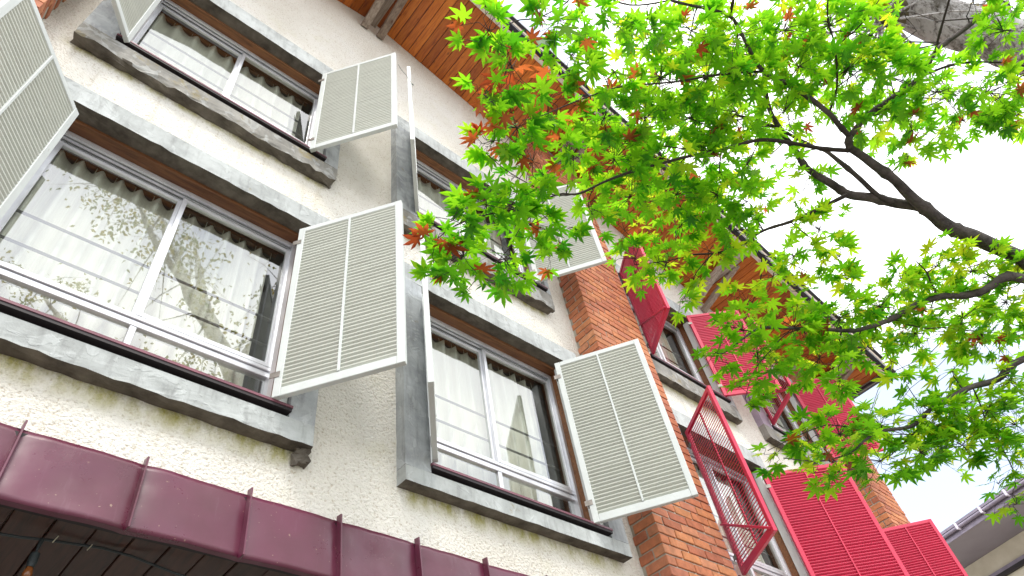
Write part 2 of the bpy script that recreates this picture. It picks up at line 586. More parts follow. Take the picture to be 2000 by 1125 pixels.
# ------------------------------------------------------------------ ground
g = MB()
g.box(-300, 300, -300, 300, -0.3, 0.0)
tag(g.build('ground', M['ground']), 'pale paved ground in front of the building', kind='structure')

# ------------------------------------------------------------------ the inn
WALL_Y, FACE_Y, APEX_X, SLOPE = 2.85, 2.76, 1.67, 0.268
PIER1, PIER2, PIER0 = (4.16, 5.08), (9.88, 10.68), (-1.82, -0.80)


def soffit_z(x):
    return 10.85 - SLOPE * abs(x - APEX_X)


inn = thing('inn_building', 'cream stucco inn with brick piers, concrete window surrounds and orange plank eaves', 'building', (APEX_X, WALL_Y, 0))

# window openings: centre x, half width, outer edges of the surround, sill flashing z, lintel z, surround bottom and top, bay
WIN = [
    dict(key='A', cx=0.414, half=0.83, xl=-0.62, xr=1.395, f=4.05, t=5.72, b=3.855, top=5.91, bay=1),
    dict(key='B', cx=0.414, half=0.83, xl=-0.62, xr=1.365, f=6.71, t=8.19, b=6.46, top=8.45, bay=1),
    dict(key='C', cx=2.98, half=0.80, xl=1.99, xr=3.962, f=4.02, t=5.69, b=3.855, top=5.89, bay=1),
    dict(key='D', cx=2.98, half=0.80, xl=1.96, xr=3.84, f=6.71, t=8.17, b=6.42, top=8.40, bay=1),
    dict(key='E', cx=6.14, half=0.76, xl=5.20, xr=7.02, f=6.63, t=8.10, b=6.36, top=8.32, bay=2),
    dict(key='F', cx=6.14, half=0.76, xl=5.20, xr=7.02, f=4.03, t=5.66, b=3.83, top=5.86, bay=2),
    dict(key='G', cx=8.67, half=0.82, xl=7.62, xr=9.70, f=6.63, t=8.10, b=6.36, top=8.32, bay=2),
    dict(key='H', cx=8.67, half=0.82, xl=7.62, xr=9.70, f=4.03, t=5.66, b=3.83, top=5.86, bay=2),
]


def stucco_wall(x0, x1, z0, holes, label):
    xs = sorted({x0, x1, *[h[0] for h in holes], *[h[1] for h in holes], *([APEX_X] if x0 < APEX_X < x1 else [])})
    zs = sorted({z0, *[h[2] for h in holes], *[h[3] for h in holes]}) + [None]
    b = MB()
    ya, yb = WALL_Y, WALL_Y + 0.2
    inside = lambda xm, zm: any(h[0] < xm < h[1] and h[2] < zm < h[3] for h in holes)
    for xa, xb in zip(xs, xs[1:]):
        for i, za in enumerate(zs[:-1]):
            zc = zs[i + 1]
            ta, tb = (soffit_z(xa) + 0.01, soffit_z(xb) + 0.01) if zc is None else (zc, zc)
            if inside((xa + xb) / 2, (za + min(ta, tb)) / 2):
                continue
            b.poly([(xa, ya, za), (xb, ya, za), (xb, ya, tb), (xa, ya, ta)], [(0, 1, 2, 3)])
            b.poly([(xa, yb, za), (xb, yb, za), (xb, yb, tb), (xa, yb, ta)], [(3, 2, 1, 0)])
    for hx0, hx1, hz0, hz1 in holes:
        p = [(hx0, ya, hz0), (hx1, ya, hz0), (hx1, ya, hz1), (hx0, ya, hz1), (hx0, yb, hz0), (hx1, yb, hz0), (hx1, yb, hz1), (hx0, yb, hz1)]
        b.poly(p, [(0, 4, 5, 1), (1, 5, 6, 2), (2, 6, 7, 3), (3, 7, 4, 0)])
    b.poly([(x0, ya, z0), (x1, ya, z0), (x1, yb, z0), (x0, yb, z0)], [(0, 1, 2, 3)])
    o = b.build('stucco_wall', M['stucco'], inn)
    o['label'] = label
    return o


def holes_of(bay):
    return [(w['cx'] - w['half'] - 0.05, w['cx'] + w['half'] + 0.05, w['f'] - 0.09, w['t'] + 0.05) for w in WIN if w['bay'] == bay]


stucco_wall(PIER0[1] - 0.1, PIER1[0] + 0.1, 3.24, holes_of(1), 'cream stucco wall around the windows with white shutters')
stucco_wall(PIER1[1] - 0.02, PIER2[0] + 0.1, 3.24, holes_of(2), 'cream stucco wall around the windows with red shutters')
stucco_wall(-7.2, PIER0[0] + 0.1, 0.0, [], 'plain cream stucco wall beyond the far brick pier')
b = MB()
b.box(10.46, 10.66, 2.88, 11, 0, soffit_z(10.66) + 0.01)
b.box(-7.2, 10.46, 10.8, 11, 0, 8.3)
b.box(-7.2, -7.0, 3.06, 10.8, 0, soffit_z(-7.2))
b.build('side_wall', M['stucco'], inn)

# dim rooms behind the windows and the porch below
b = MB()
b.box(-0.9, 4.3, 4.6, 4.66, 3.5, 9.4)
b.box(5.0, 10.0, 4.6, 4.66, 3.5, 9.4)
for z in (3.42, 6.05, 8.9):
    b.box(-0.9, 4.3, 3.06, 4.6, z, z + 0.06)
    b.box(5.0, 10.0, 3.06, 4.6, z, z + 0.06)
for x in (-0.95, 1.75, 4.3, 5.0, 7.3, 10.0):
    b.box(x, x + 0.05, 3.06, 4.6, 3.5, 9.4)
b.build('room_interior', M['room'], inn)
b = MB()
b.box(-0.8, 4.16, 5.5, 5.6, 0, 3.2)
b.box(5.16, 9.88, 3.4, 3.5, 0, 3.4)
b.build('porch_wall', M['stucco'], inn)


def concrete_piece(name, x0, x1, z0, z1, mat, parent, rough=0.0, side=None):
    b = MB()
    b.box(x0, x1, FACE_Y, WALL_Y + 0.03, z0, z1)
    me = b.mesh(name, mat)
    if rough:
        low = z0
        subdivide(me, 5, rough, 15.0, lambda co: max(0.0, 1 - (co.z - low) / 0.12) * (1.0 if co.y < WALL_Y + 0.01 else 0.2))
    else:
        subdivide(me, 4, 0.003, 6.0)
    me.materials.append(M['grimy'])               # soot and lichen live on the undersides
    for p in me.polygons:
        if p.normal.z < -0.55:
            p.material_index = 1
    return link(name, me, parent)


def mullion_glass(w, win):
    cx, f, t = w['cx'], w['f'], w['t']
    xl, xr = cx - 0.765, cx + 0.765
    if w['half'] < 0.8:
        xl, xr = cx - 0.70, cx + 0.70
    tz0, tz1 = f + 0.362, f + 0.436          # transom
    hz = t - 0.09                             # underside of the head track
    al = M['aluminium']
    b = MB()
    b.box(xl, xr, 2.985, 3.035, tz0, tz0 + 0.040)
    b.box(xl, xr, 2.975, 3.035, tz0 + 0.043, tz1 - 0.003)
    b.build('transom', al, win, 0.003)
    b = MB()
    b.box(cx - 0.018, cx + 0.018, 2.985, 3.03, f - 0.03, tz0 - 0.002)
    b.build('mullion', al, win, 0.003)
    for side in (-1, 1):
        xa, xb = (xl, cx - 0.004) if side < 0 else (cx - 0.012, xr)
        y = 3.018 if side < 0 else 2.99
        s = MB()
        st = 0.03
        s.box(xa, xa + st, y - 0.014, y + 0.014, tz1, hz)
        s.box(xb - st, xb, y - 0.014, y + 0.014, tz1, hz)
        s.box(xa + st, xb - st, y - 0.012, y + 0.012, tz1, tz1 + 0.032)
        s.box(xa + st, xb - st, y - 0.012, y + 0.012, hz - 0.028, hz)
        s.build('sash', al, win, 0.002)
        p = MB()
        p.box(xa + st - 0.004, xb - st + 0.004, y - 0.002, y + 0.002, tz1 + 0.028, hz - 0.024)
        p.build('pane', M['glass'], win)
        p = MB()
        la, lb = (xl, cx - 0.02) if side < 0 else (cx + 0.02, xr)
        p.box(la, lb, 3.004, 3.008, f - 0.02, tz0 - 0.002)
        p.build('pane', M['glass'], win)
    for dz in (0.67, 0.90):
        if f + dz < t - 0.2:
            r = MB()
            r.tube([(xl, 3.052, f + dz), (xr, 3.052, f + dz)], 0.009, 8)
            r.build('guard_rail', M['rail'], win, smooth=True)


def make_window(w):
    cx, half, f, t = w['cx'], w['half'], w['f'], w['t']
    old = w['key'] in 'BD'
    conc = M['concrete']
    sillm = M['old_concrete'] if old or w['bay'] == 2 else M['pale_concrete']
    # the aluminium frame is the window itself
    fx0, fx1 = cx - 0.79, cx + 0.79
    if half < 0.8:
        fx0, fx1 = cx - 0.725, cx + 0.725
    b = MB()
    b.box(fx0, fx0 + 0.028, 2.955, 3.04, f - 0.03, t - 0.03)
    b.box(fx1 - 0.028, fx1, 2.955, 3.04, f - 0.03, t - 0.03)
    b.box(fx0 + 0.028, fx1 - 0.028, 2.955, 2.972, t - 0.066, t - 0.03)
    b.box(fx0 + 0.028, fx1 - 0.028, 2.972, 2.980, t - 0.05, t - 0.03, 1)
    b.box(fx0 + 0.028, fx1 - 0.028, 2.980, 2.997, t - 0.075, t - 0.03)
    b.box(fx0 + 0.028, fx1 - 0.028, 2.997, 3.008, t - 0.055, t - 0.03, 1)
    b.box(fx0 + 0.028, fx1 - 0.028, 3.008, 3.04, t - 0.080, t - 0.03)
    win = b.build('window', [M['aluminium'], M['track']], inn)
    win['label'] = WIN_LABEL[w['key']]
    # timber lining of the reveal
    b = MB()
    b.box(cx - half, cx + half, 2.872, 3.045, t - 0.028, t + 0.03)
    b.build('timber_head', M['timber'], win, 0.003)
    for xa, xb in ((cx - half - 0.02, fx0 - 0.002), (fx1 + 0.002, cx + half + 0.02)):
        b = MB()
        b.box(xa, xb, 2.880, 3.045, f - 0.02, t - 0.030)
        b.build('timber_jamb', M['timber'], win, 0.003)
    for xa, xb in ((cx - half + 0.004, cx - half + 0.042), (cx + half - 0.050, cx + half - 0.006)):
        b = MB()
        b.box(xa, xb, 2.795, 2.874, f + 0.02, t - 0.035)
        b.build('shutter_post', M['white'], win, 0.004)
    # concrete surround, four pieces butted end to end
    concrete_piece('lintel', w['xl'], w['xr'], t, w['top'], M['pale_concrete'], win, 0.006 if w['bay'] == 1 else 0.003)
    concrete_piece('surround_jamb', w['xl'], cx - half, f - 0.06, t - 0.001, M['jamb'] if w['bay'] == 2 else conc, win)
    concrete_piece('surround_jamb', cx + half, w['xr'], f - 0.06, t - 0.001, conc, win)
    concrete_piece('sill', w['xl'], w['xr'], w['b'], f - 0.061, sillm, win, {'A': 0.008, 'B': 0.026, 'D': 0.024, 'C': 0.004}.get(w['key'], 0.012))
    # folded metal sill
    x0, x1 = cx - half - 0.005, cx + half + 0.005
    b = MB()
    b.poly([(x0, 2.738, f - 0.014), (x1, 2.738, f - 0.014), (x1, 2.738, f + 0.002), (x0, 2.738, f + 0.002), (x0, 2.985, f + 0.03), (x1, 2.985, f + 0.03),
            (x0, 2.985, f - 0.014), (x1, 2.985, f - 0.014)], [(0, 1, 2, 3), (3, 2, 5, 4), (6, 7, 1, 0), (0, 3, 4, 6), (1, 7, 5, 2)], 0)
    b.box(x0 + 0.003, x1 - 0.003, 2.742, 2.90, f - 0.033, f - 0.0145, 1)
    b.build('sill_flashing', [M['flashing'], M['drip']], win)
    mullion_glass(w, win)
    return win


WIN_LABEL = dict(
    A='large lower window above the purple metal band', B='upper window with broken concrete sill', C='lower window beside the brick pier',
    D='upper window half hidden by maple leaves', E='upper window with red shutters beside the brick pier', F='lower window behind the see-through red shutter',
    G='far upper window with red shutters', H='far lower window with red shutters')
wins = {w['key']: make_window(w) for w in WIN}

# lump of old mortar at the lower corner of the large window
b = MB()
b.box(1.33, 1.405, 2.80, 2.86, 3.775, 3.91)
me = b.mesh('mortar_lump', M['grimy'])
subdivide(me, 5, 0.030, 22.0)
link('mortar_lump', me, inn)

# ------------------------------------------------------------------ brick piers
Z_COURSE, B_LEN, B_H, B_DEP, JOINT = 0.084, 0.212, 0.070, 0.10, 0.013
brick_cache = {}


def brick_mesh(dx, dy):
    k = (round(dx, 3), round(dy, 3))
    if k not in brick_cache:
        q = MB()
        q.box(-dx / 2, dx / 2, -dy / 2, dy / 2, -B_H / 2, B_H / 2)
        brick_cache[k] = q.mesh('brick', M['brick'], 0.004)
    return brick_cache[k]


def pier_bricks(x0, x1, zlo, zhi, face_left, face_right):
    yf, out = 2.608, []
    n = int((zhi - zlo) / Z_COURSE)
    for i in range(n):
        z = zlo + (i + 0.5) * Z_COURSE
        long_first = i % 2 == 0
        first = B_LEN if long_first else B_DEP
        x = x0
        k = 0
        while x < x1 - 0.03:
            L = first if k == 0 else B_LEN
            L = min(L, x1 - x)
            if x1 - (x + L) < 0.05:
                L = x1 - x
            dep = B_LEN if (k == 0 and not long_first) else B_DEP
            if z + 0.05 < soffit_z(x + L):
                out.append((x + L / 2, yf + dep / 2, z, L, dep))
            x += L + JOINT
            k += 1
        if long_first:
            for xs in ([x0 + B_DEP / 2] if face_left else []) + ([x1 - B_DEP / 2] if face_right else []):
                ya = yf + B_DEP + JOINT
                out.append((xs, (ya + 2.85) / 2, z, B_DEP, 2.85 - ya))
    return out


def to_pixel(p):
    d = Vector(p) - CAM
    w = d.dot(FWD)
    if w <= 0.05:
        return None
    return (1000 + 1333.33 * d.dot(RIGHT) / w, 562.5 + 1333.33 * d.dot(DOWN) / w, w)


def in_quad(px, quad):
    s = None
    for (ax, ay), (bx, by) in zip(quad, quad[1:] + quad[:1]):
        c = (bx - ax) * (px[1] - ay) - (by - ay) * (px[0] - ax)
        if s is None: s = c > 0
        elif (c > 0) != s: return False
    return True


# which bricks the photograph shows: inside the frame and not behind a shutter (used only to choose what becomes a part)
HIDING = [[(1155, 1020), (1090, 716), (1246, 667), (1362, 968)], [(1045, 553), (1000, 370), (1110, 325), (1180, 517)], [(1720, 1035), (1805, 1015), (1900, 1200), (1800, 1200)]]
for (x0, x1), lab, fl, fr_ in ((PIER1, 'brick pier between the white and the red shuttered windows', True, False),
                               (PIER2, 'brick pier at the far corner against the sky', True, True),
                               (PIER0, 'brick pier at the edge of the photo behind a white shutter', False, True)):
    core = MB()
    zt0, zt1 = soffit_z(x0) - 0.004, soffit_z(x1) - 0.004
    a, c, y0, y1 = x0 + 0.010, x1 - 0.010, 2.618, 2.87
    core.poly([(a, y0, 0), (c, y0, 0), (c, y1, 0), (a, y1, 0), (a, y0, zt0), (c, y0, zt1), (c, y1, zt1), (a, y1, zt0)],
              [(0, 3, 2, 1), (4, 5, 6, 7), (0, 1, 5, 4), (1, 2, 6, 5), (2, 3, 7, 6), (3, 0, 4, 7)])
    pier = core.build('brick_pier', M['mortar'], inn)
    pier['label'] = lab
    bl = pier_bricks(x0, x1, 0.0, max(soffit_z(x0), soffit_z(x1)), fl, fr_)
    seen, rest = [], MB()
    for q in bl:
        px = to_pixel(q[:3])
        ok = px and -10 < px[0] < 2010 and -10 < px[1] < 1135 and not any(in_quad(px, h) for h in HIDING)
        if x0 == PIER2[0]: ok = ok and q[2] > 5.4 and q[2] < 6.8
        if x0 == PIER0[0]: ok = ok and q[2] > 6.4
        if ok:
            seen.append(q)
        else:
            jx, jy = random.uniform(-.003, .003), random.uniform(-.003, .002)
            x, y, z, L, dep = q
            rest.box(x - L / 2 + jx, x + L / 2 + jx, y - dep / 2 + jy, y + dep / 2 + jy, z - B_H / 2, z + B_H / 2)
    seen.sort(key=lambda q: (Vector(q[:3]) - CAM).length)
    limit = {PIER1[0]: 215, PIER2[0]: 70, PIER0[0]: 12}[x0]
    for q in seen[limit:]:
        x, y, z, L, dep = q
        rest.box(x - L / 2, x + L / 2, y - dep / 2, y + dep / 2, z - B_H / 2, z + B_H / 2)
    for q in seen[:limit]:
        link('brick', brick_mesh(q[3], q[4]), pier, (q[0] + random.uniform(-.003, .003), q[1] + random.uniform(-.004, .003), q[2] + random.uniform(-.002, .002)),
             (random.uniform(-.008, .008), random.uniform(-.012, .012), random.uniform(-.01, .01)))
    tag(rest.build('brickwork', M['brick'], pier), kind='stuff')

# ------------------------------------------------------------------ eaves
PLANK = 0.115
pk = MB()
pk.box(-PLANK / 2 + 0.0035, PLANK / 2 - 0.0035, -0.56, 0.56, 0.0, 0.018)
plank_me = pk.mesh('soffit_plank', M['soffit'], 0.003)
ang = math.atan(SLOPE)
step = PLANK * cos(ang)
x = APEX_X + step / 2 + 0.004
while x < 11.06:
    link('soffit_plank', plank_me, inn, (x, 2.29 + random.uniform(-.004, .004), soffit_z(x) + random.uniform(-.0015, .0015)), (0, ang, 0))
    x += step
x = APEX_X - step / 2 - 0.004
while x > -0.4:
    link('soffit_plank', plank_me, inn, (x, 2.29 + random.uniform(-.004, .004), soffit_z(x) + random.uniform(-.0015, .0015)), (0, -ang, 0))
    x -= step
rest_left = x + step / 2


def slope_prism(b, x0, x1, y0, y1, d0, d1, mi=0):
    p = []
    for x in (x0, x1):
        z = soffit_z(x)
        p += [(x, y0, z + d0), (x, y1, z + d0), (x, y1, z + d1), (x, y0, z + d1)]
    b.poly(p, [(0, 1, 2, 3), (7, 6, 5, 4), (0, 4, 5, 1), (1, 5, 6, 2), (2, 6, 7, 3), (3, 7, 4, 0)], mi)


b = MB()
slope_prism(b, -7.7, rest_left - 0.003, 1.73, 2.85, 0.0, 0.02)
b.build('soffit_boards', M['soffit'], inn)
b = MB()
for xa, xb in ((APEX_X, 11.03), (-7.7, APEX_X)):
    slope_prism(b, xa, xb, 1.66, 11.3, 0.028, 0.30)
roof = b.build('roof', M['roof_metal'], inn)
for nm, y0, y1, d0, d1, mt in (('rake_fascia', 1.735, 1.785, -0.025, 0.14, 'fascia'), ('rake_fascia', 1.655, 1.700, 0.10, 0.25, 'fascia'), ('rake_trim', 1.700, 1.735, 0.03, 0.22, 'weathered'),
                               ('roof_edge', 1.610, 1.655, 0.245, 0.305, 'roof_metal')):
    for xa, xb in ((APEX_X, 11.07), (-7.7, APEX_X - 0.002)):
        b = MB()
        slope_prism(b, xa, xb, y0, y1, d0, d1)
        b.build(nm, M[mt], roof)
b = MB()
z = soffit_z(11.07)
b.box(11.035, 11.075, 1.787, 11.3, z - 0.03, z + 0.14)
b.build('eave_fascia', M['fascia'], roof)
b = MB()
b.box(11.077, 11.19, 1.60, 11.3, z + 0.0, z + 0.09)
b.box(11.00, 11.034, 1.79, 11.3, z - 0.05, z - 0.005)
b.build('eave_gutter', M['roof_metal'], roof)
for px in (1.67, 4.66, 7.62, 10.40):
    z = soffit_z(px)
    b = MB()
    b.box(px - 0.05, px + 0.05, 1.80, 2.85, z - 0.15, z - 0.006 - (0.016 if px > 2 else 0))
    b.build('purlin', M['weathered'], inn, 0.004)
    for sx in (-0.115, 0.115):
        b = MB()
        b.bar((px + sx, 2.845, z - 0.40), (px + sx, 2.02, z - 0.05 - max(0, sx) * SLOPE), 0.075, 0.095, up=(1, 0, 0))
        b.build('knee_brace', M['weathered'], inn, 0.005)

# ------------------------------------------------------------------ purple metal band over the porch
band = MB()
band.box(-0.8, 4.14, 2.81, 2.848, 3.19, 3.49)
band = band.build('metal_band', M['drip'], inn)
SEAM = 0.4815
k = -2
while 0.154 + SEAM * k < 4.1:
    xa, xb = max(-0.79, 0.154 + SEAM * k), min(4.13, 0.154 + SEAM * (k + 1))
    b = MB()
    b.poly([(xa, 2.775, 3.178), (xb, 2.775, 3.178), (xb, 2.803, 3.503), (xa, 2.803, 3.503), (xa, 2.849, 3.512), (xb, 2.849, 3.512), (xa, 2.805, 3.176), (xb, 2.805, 3.176)],
           [(0, 1, 2, 3), (3, 2, 5, 4), (6, 7, 1, 0)])
    me = b.mesh('metal_panel', M['purple'], smooth=False)
    bm = bmesh.new(); bm.from_mesh(me)
    bmesh.ops.subdivide_edges(bm, edges=bm.edges[:], cuts=11, use_grid_fill=True)
    for v in bm.verts:
        if v.co.y < 2.81 and v.co.z < 3.508:
            e = min(v.co.x - xa, xb - v.co.x) / SEAM
            v.co.y -= 0.010 * (1 - math.exp(-e * 14)) - 0.010 + 0.009 * noise.noise(v.co * 4.0) + 0.005 * noise.noise(v.co * 11)
    bm.to_mesh(me); bm.free()
    me.polygons.foreach_set('use_smooth', [True] * len(me.polygons))
    link('metal_panel', me, band)
    if xa > -0.79:
        b = MB()
        b.poly([(xa - 0.006, 2.788, 3.172), (xa + 0.006, 2.788, 3.172), (xa + 0.004, 2.742, 3.172), (xa - 0.004, 2.742, 3.172),
                (xa - 0.006, 2.812, 3.53), (xa + 0.006, 2.812, 3.53), (xa + 0.004, 2.772, 3.525), (xa - 0.004, 2.772, 3.525)],
               [(0, 1, 2, 3), (7, 6, 5, 4), (0, 4, 5, 1), (1, 5, 6, 2), (2, 6, 7, 3), (3, 7, 4, 0)])
        b.build('standing_seam', M['purple'], band, 0.001)
    k += 1
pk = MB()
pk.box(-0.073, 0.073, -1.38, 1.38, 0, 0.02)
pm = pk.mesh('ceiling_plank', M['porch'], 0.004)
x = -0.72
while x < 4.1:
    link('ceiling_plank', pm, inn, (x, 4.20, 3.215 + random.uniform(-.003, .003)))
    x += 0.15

# ------------------------------------------------------------------ shutters
SH_T = 0.036
shutter_cache = {}


def shutter_meshes(w, h, colour, sgn):
    """Local frame: hinge edge at x = 0, width along +x, exterior on the -y side when sgn = 1."""
    key = (round(w, 3), round(h, 3), colour, sgn)
    if key in shutter_cache:
        return shutter_cache[key]
    paint = M[colour]
    slat_paint = M['white_slat'] if colour == 'white' else paint
    st, rl = 0.046, 0.060
    d = {}
    def bx(*a, bev=0.003, mt=paint, nm='piece'):
        q = MB()
        q.box(*a)
        return q.mesh(nm, mt, bev)
    T = SH_T / 2
    d['hinge_stile'] = bx(0, st, -T, T, 0, h, nm='stile')
    d['outer_stile'] = bx(w - st, w, -T, T, 0, h, nm='stile')
    d['bottom_rail'] = bx(st + .0005, w - st - .0005, -T + .001, T - .001, 0, rl, nm='rail')
    d['top_rail'] = bx(st + .0005, w - st - .0005, -T + .001, T - .001, h - rl * .75, h, nm='rail')
    yi = (0.008, T + 0.004) if sgn > 0 else (-T - 0.004, -0.008)
    d['rib'] = bx(w / 2 - 0.008, w / 2 + 0.008, yi[0], yi[1], rl + .001, h - rl * .75 - .001, bev=0.002, nm='centre_rib')
    # one slat, tilted so that its exterior edge hangs lower
    dy, dz, eh = 0.0140, 0.0145, 0.0043      # half depth, half drop, half height of the square-cut edge
    q = MB()
    pts = []
    for xx in (st - 0.003, w - st + 0.003):
        for (y, z) in ((-dy, -dz - eh), (dy, dz - eh), (dy, dz + eh), (-dy, -dz + eh)):
            pts.append((xx, y * sgn, z))
    q.poly(pts, [(0, 1, 2, 3), (7, 6, 5, 4), (0, 4, 5, 1), (1, 5, 6, 2), (2, 6, 7, 3), (3, 7, 4, 0)])
    d['slat'] = q.mesh('slat', slat_paint, 0.0012)
    q = MB()
    q.box(-0.028, 0.03, (-T - .004) * 1, -T - .0005, -0.02, 0.02)
    q.tube([(-0.006, 0, -0.03), (-0.006, 0, 0.03)], 0.007, 8)
    d['hinge'] = q.mesh('hinge', M['steel'])
    shutter_cache[key] = d
    return d


def shutter(hx, z, w, h, angle, colour, sgn, label, group, hy=2.75, stay=False, seed=0):
    d = shutter_meshes(w, h, colour, sgn)
    t = thing('shutter', label, 'shutter', (hx, hy, z), (0, 0, radians(angle)), group, local=True)
    for k in ('hinge_stile', 'outer_stile'):
        link('stile', d[k], t)
    for k in ('bottom_rail', 'top_rail'):
        link('rail', d[k], t)
    link('centre_rib', d['rib'], t)
    rnd = random.Random(seed)
    n = int((h - 0.105 - 0.02) / 0.0302)
    pitch = (h - 0.105 - 0.02) / n
    for i in range(n + 1):
        link('slat', d['slat'], t, (0, 0, 0.060 + 0.010 + i * pitch + rnd.uniform(-.0006, .0006)), (rnd.gauss(0, .025), rnd.gauss(0, .0009), 0))
    for zz in (0.16, h - 0.16):
        link('hinge', d['hinge'], t, (0, 0, zz))
    if stay:
        yo = -0.024 * sgn
        q = MB()
        q.bar((0.012, yo, 0.47), (w - 0.02, yo, 0.035), 0.020, 0.034, up=(0, 1, 0))
        q.build('stay_bar', M[colour], t, 0.002)
    return t


GW, GR = 'white louvred shutters', 'red louvred shutters'
RW, LW = 54.8, 128.0
# right-hand leaves: exterior on +y of the local frame (sgn -1); left-hand leaves: exterior on -y (sgn 1)
SHUT = [
    (1.133, 4.052, 0.745, 1.530, -RW, 'white', -1, 'large white shutter on the lower window, its lit slats facing out beside the purple band', GW, False),
    (-0.33, 4.052, 0.735, 1.530, -LW, 'white', 1, 'white shutter seen at a steep slant, cut off by the photo\'s left edge', GW, False),
    (1.103, 6.672, 0.745, 1.490, -54.5, 'white', -1, 'white shutter of the upper window, just below the wooden eave braces', GW, False),
    (-0.345, 6.672, 0.735, 1.490, -LW, 'white', 1, 'white shutter cut off by the top edge, on the upper window', GW, False),
    (3.60, 4.012, 0.760, 1.545, -57.3, 'white', -1, 'white shutter in front of the brick pier, on the lower window', GW, False),
    (2.205, 4.035, 0.735, 1.530, -128.6, 'white', 1, 'white shutter seen edge-on, on the lower window next to the brick pier', GW, False),
    (3.62, 6.692, 0.745, 1.490, -56.0, 'white', -1, 'white shutter half covered by maple leaves, in front of the brick pier', GW, False),
    (2.17, 6.692, 0.735, 1.490, -128.9, 'white', 1, 'white shutter seen edge-on as a thin strip, on the upper window behind leaves', GW, False),
    (5.43, 6.640, 0.715, 1.470, -125.0, 'red', 1, 'red shutter folded along the brick pier at the upper window', GR, True),
    (5.47, 4.055, 0.715, 1.510, -123.0, 'red', 1, 'see-through red shutter with a diagonal stay, beside the lower part of the pier', GR, True),
    (6.79, 6.640, 0.740, 1.455, -43.0, 'red', -1, 'red shutter with leaves hanging over it, on the upper window next to the pier', GR, False),
    (6.79, 4.055, 0.930, 1.455, -44.0, 'red', -1, 'widest red shutter, facing out at the bottom of the photo', GR, False),
    (7.885, 6.640, 0.705, 1.470, -124.0, 'red', 1, 'red shutter forming a wedge between two others on the upper row', GR, True),
    (7.885, 4.055, 0.705, 1.510, -124.0, 'red', 1, 'red shutter seen almost edge-on behind the widest red one', GR, True),
    (9.43, 6.640, 0.735, 1.455, -49.0, 'red', -1, 'farthest red shutter of the upper row, beneath the eave corner', GR, False),
    (9.47, 4.055, 0.735, 1.500, -50.5, 'red', -1, 'farthest red shutter of the lower row, against the sky', GR, False),
]
for i, (hx, z, w, h, a, c, s, lab, grp, stay) in enumerate(SHUT):
    shutter(hx, z, w, h, a, c, s, lab, grp, stay=stay, seed=i)

# thin wire tying two white shutters together
q = MB()
q.tube([(1.55, 2.13, 7.90), (1.60, 2.15, 7.885), (1.66, 2.16, 7.87), (1.70, 2.165, 7.825), (1.735, 2.17, 7.78)], 0.0022, 6)
q.tube([(1.735, 2.17, 7.79), (1.742, 2.165, 7.765)], 0.006, 6)
tag(q.build('tie_wire', M['wire'], smooth=True), 'thin dark wire tied between two white shutters under the eave', 'wire')

# ------------------------------------------------------------------ curtains
def curtain(x0, x1, zt, zb, label, y=3.125, seed=0):
    rnd = random.Random(seed)
    P, cols = rnd.uniform(0.115, 0.15), 10
    npl = max(3, int((x1 - x0) / P))
    nx, nz = npl * cols, 16
    b = MB()
    amp = [rnd.uniform(0.75, 1.25) for _ in range(npl + 1)]
    drift = [rnd.uniform(-0.3, 0.3) for _ in range(npl + 1)]
    for j in range(nz + 1):
        t = j / nz
        z = zt + (zb - zt) * t
        for i in range(nx + 1):
            u = i / cols
            k = min(int(u), npl)
            ph = 2 * pi * (u + drift[k] * 0.25 * t)
            s = sin(ph)
            yy = y - 0.036 * amp[k] * (s - 0.25 * cos(2 * ph)) * (0.75 + 0.5 * t) + 0.012 * noise.noise((u * 0.7, t * 3, seed))
            zz = z + (0.014 * (1 - cos(ph)) if j == 0 else 0)
            b.v.append((x0 + (x1 - x0) * i / nx + 0.006 * t * sin(ph * 0.5 + seed), yy, zz))
    for j in range(nz):
        for i in range(nx):
            a = j * (nx + 1) + i
            b.f.append((a, a + nx + 1, a + nx + 2, a + 1))
            b.m.append(0)
    o = thing('curtain', label, 'curtain', ((x0 + x1) / 2, y, zb), group='pleated curtains')
    b.build('cloth', M['curtain'], o, smooth=True)
    h = MB()
    hooks = 0
    for k in range(npl + 1):
        hx = x0 + (x1 - x0) * k / npl
        h.tube([(hx, y - 0.012, zt - 0.03), (hx, y - 0.012, zt + 0.035)], 0.0025, 5)
    tag(h.build('hooks', M['clip'], o), kind='stuff')
    q = MB()
    q.box(x0 - 0.04, x1 + 0.04, y - 0.02, y + 0.012, zt + 0.035, zt + 0.06)
    q.build('curtain_track', M['timber'], o)


CURT = dict(A='pleated beige curtain behind the large lower window', B='pleated curtain behind the upper window with the broken sill', C='pleated beige curtain behind the lower window next to the pier',
            D='pleated curtain behind the upper window half hidden by leaves', E='pale curtain behind the upper window with red shutters', F='pale curtain behind the lower window with the see-through red shutter',
            G='curtain behind the far upper red-shuttered window', H='curtain behind the far lower red-shuttered window')
for i, w in enumerate(WIN):
    hw = 0.72 if w['half'] > 0.78 else 0.66
    curtain(w['cx'] - hw - 0.04, w['cx'] + hw - 0.04, w['t'] - 0.075, w['f'] - 0.05, CURT[w['key']], seed=i + 1)

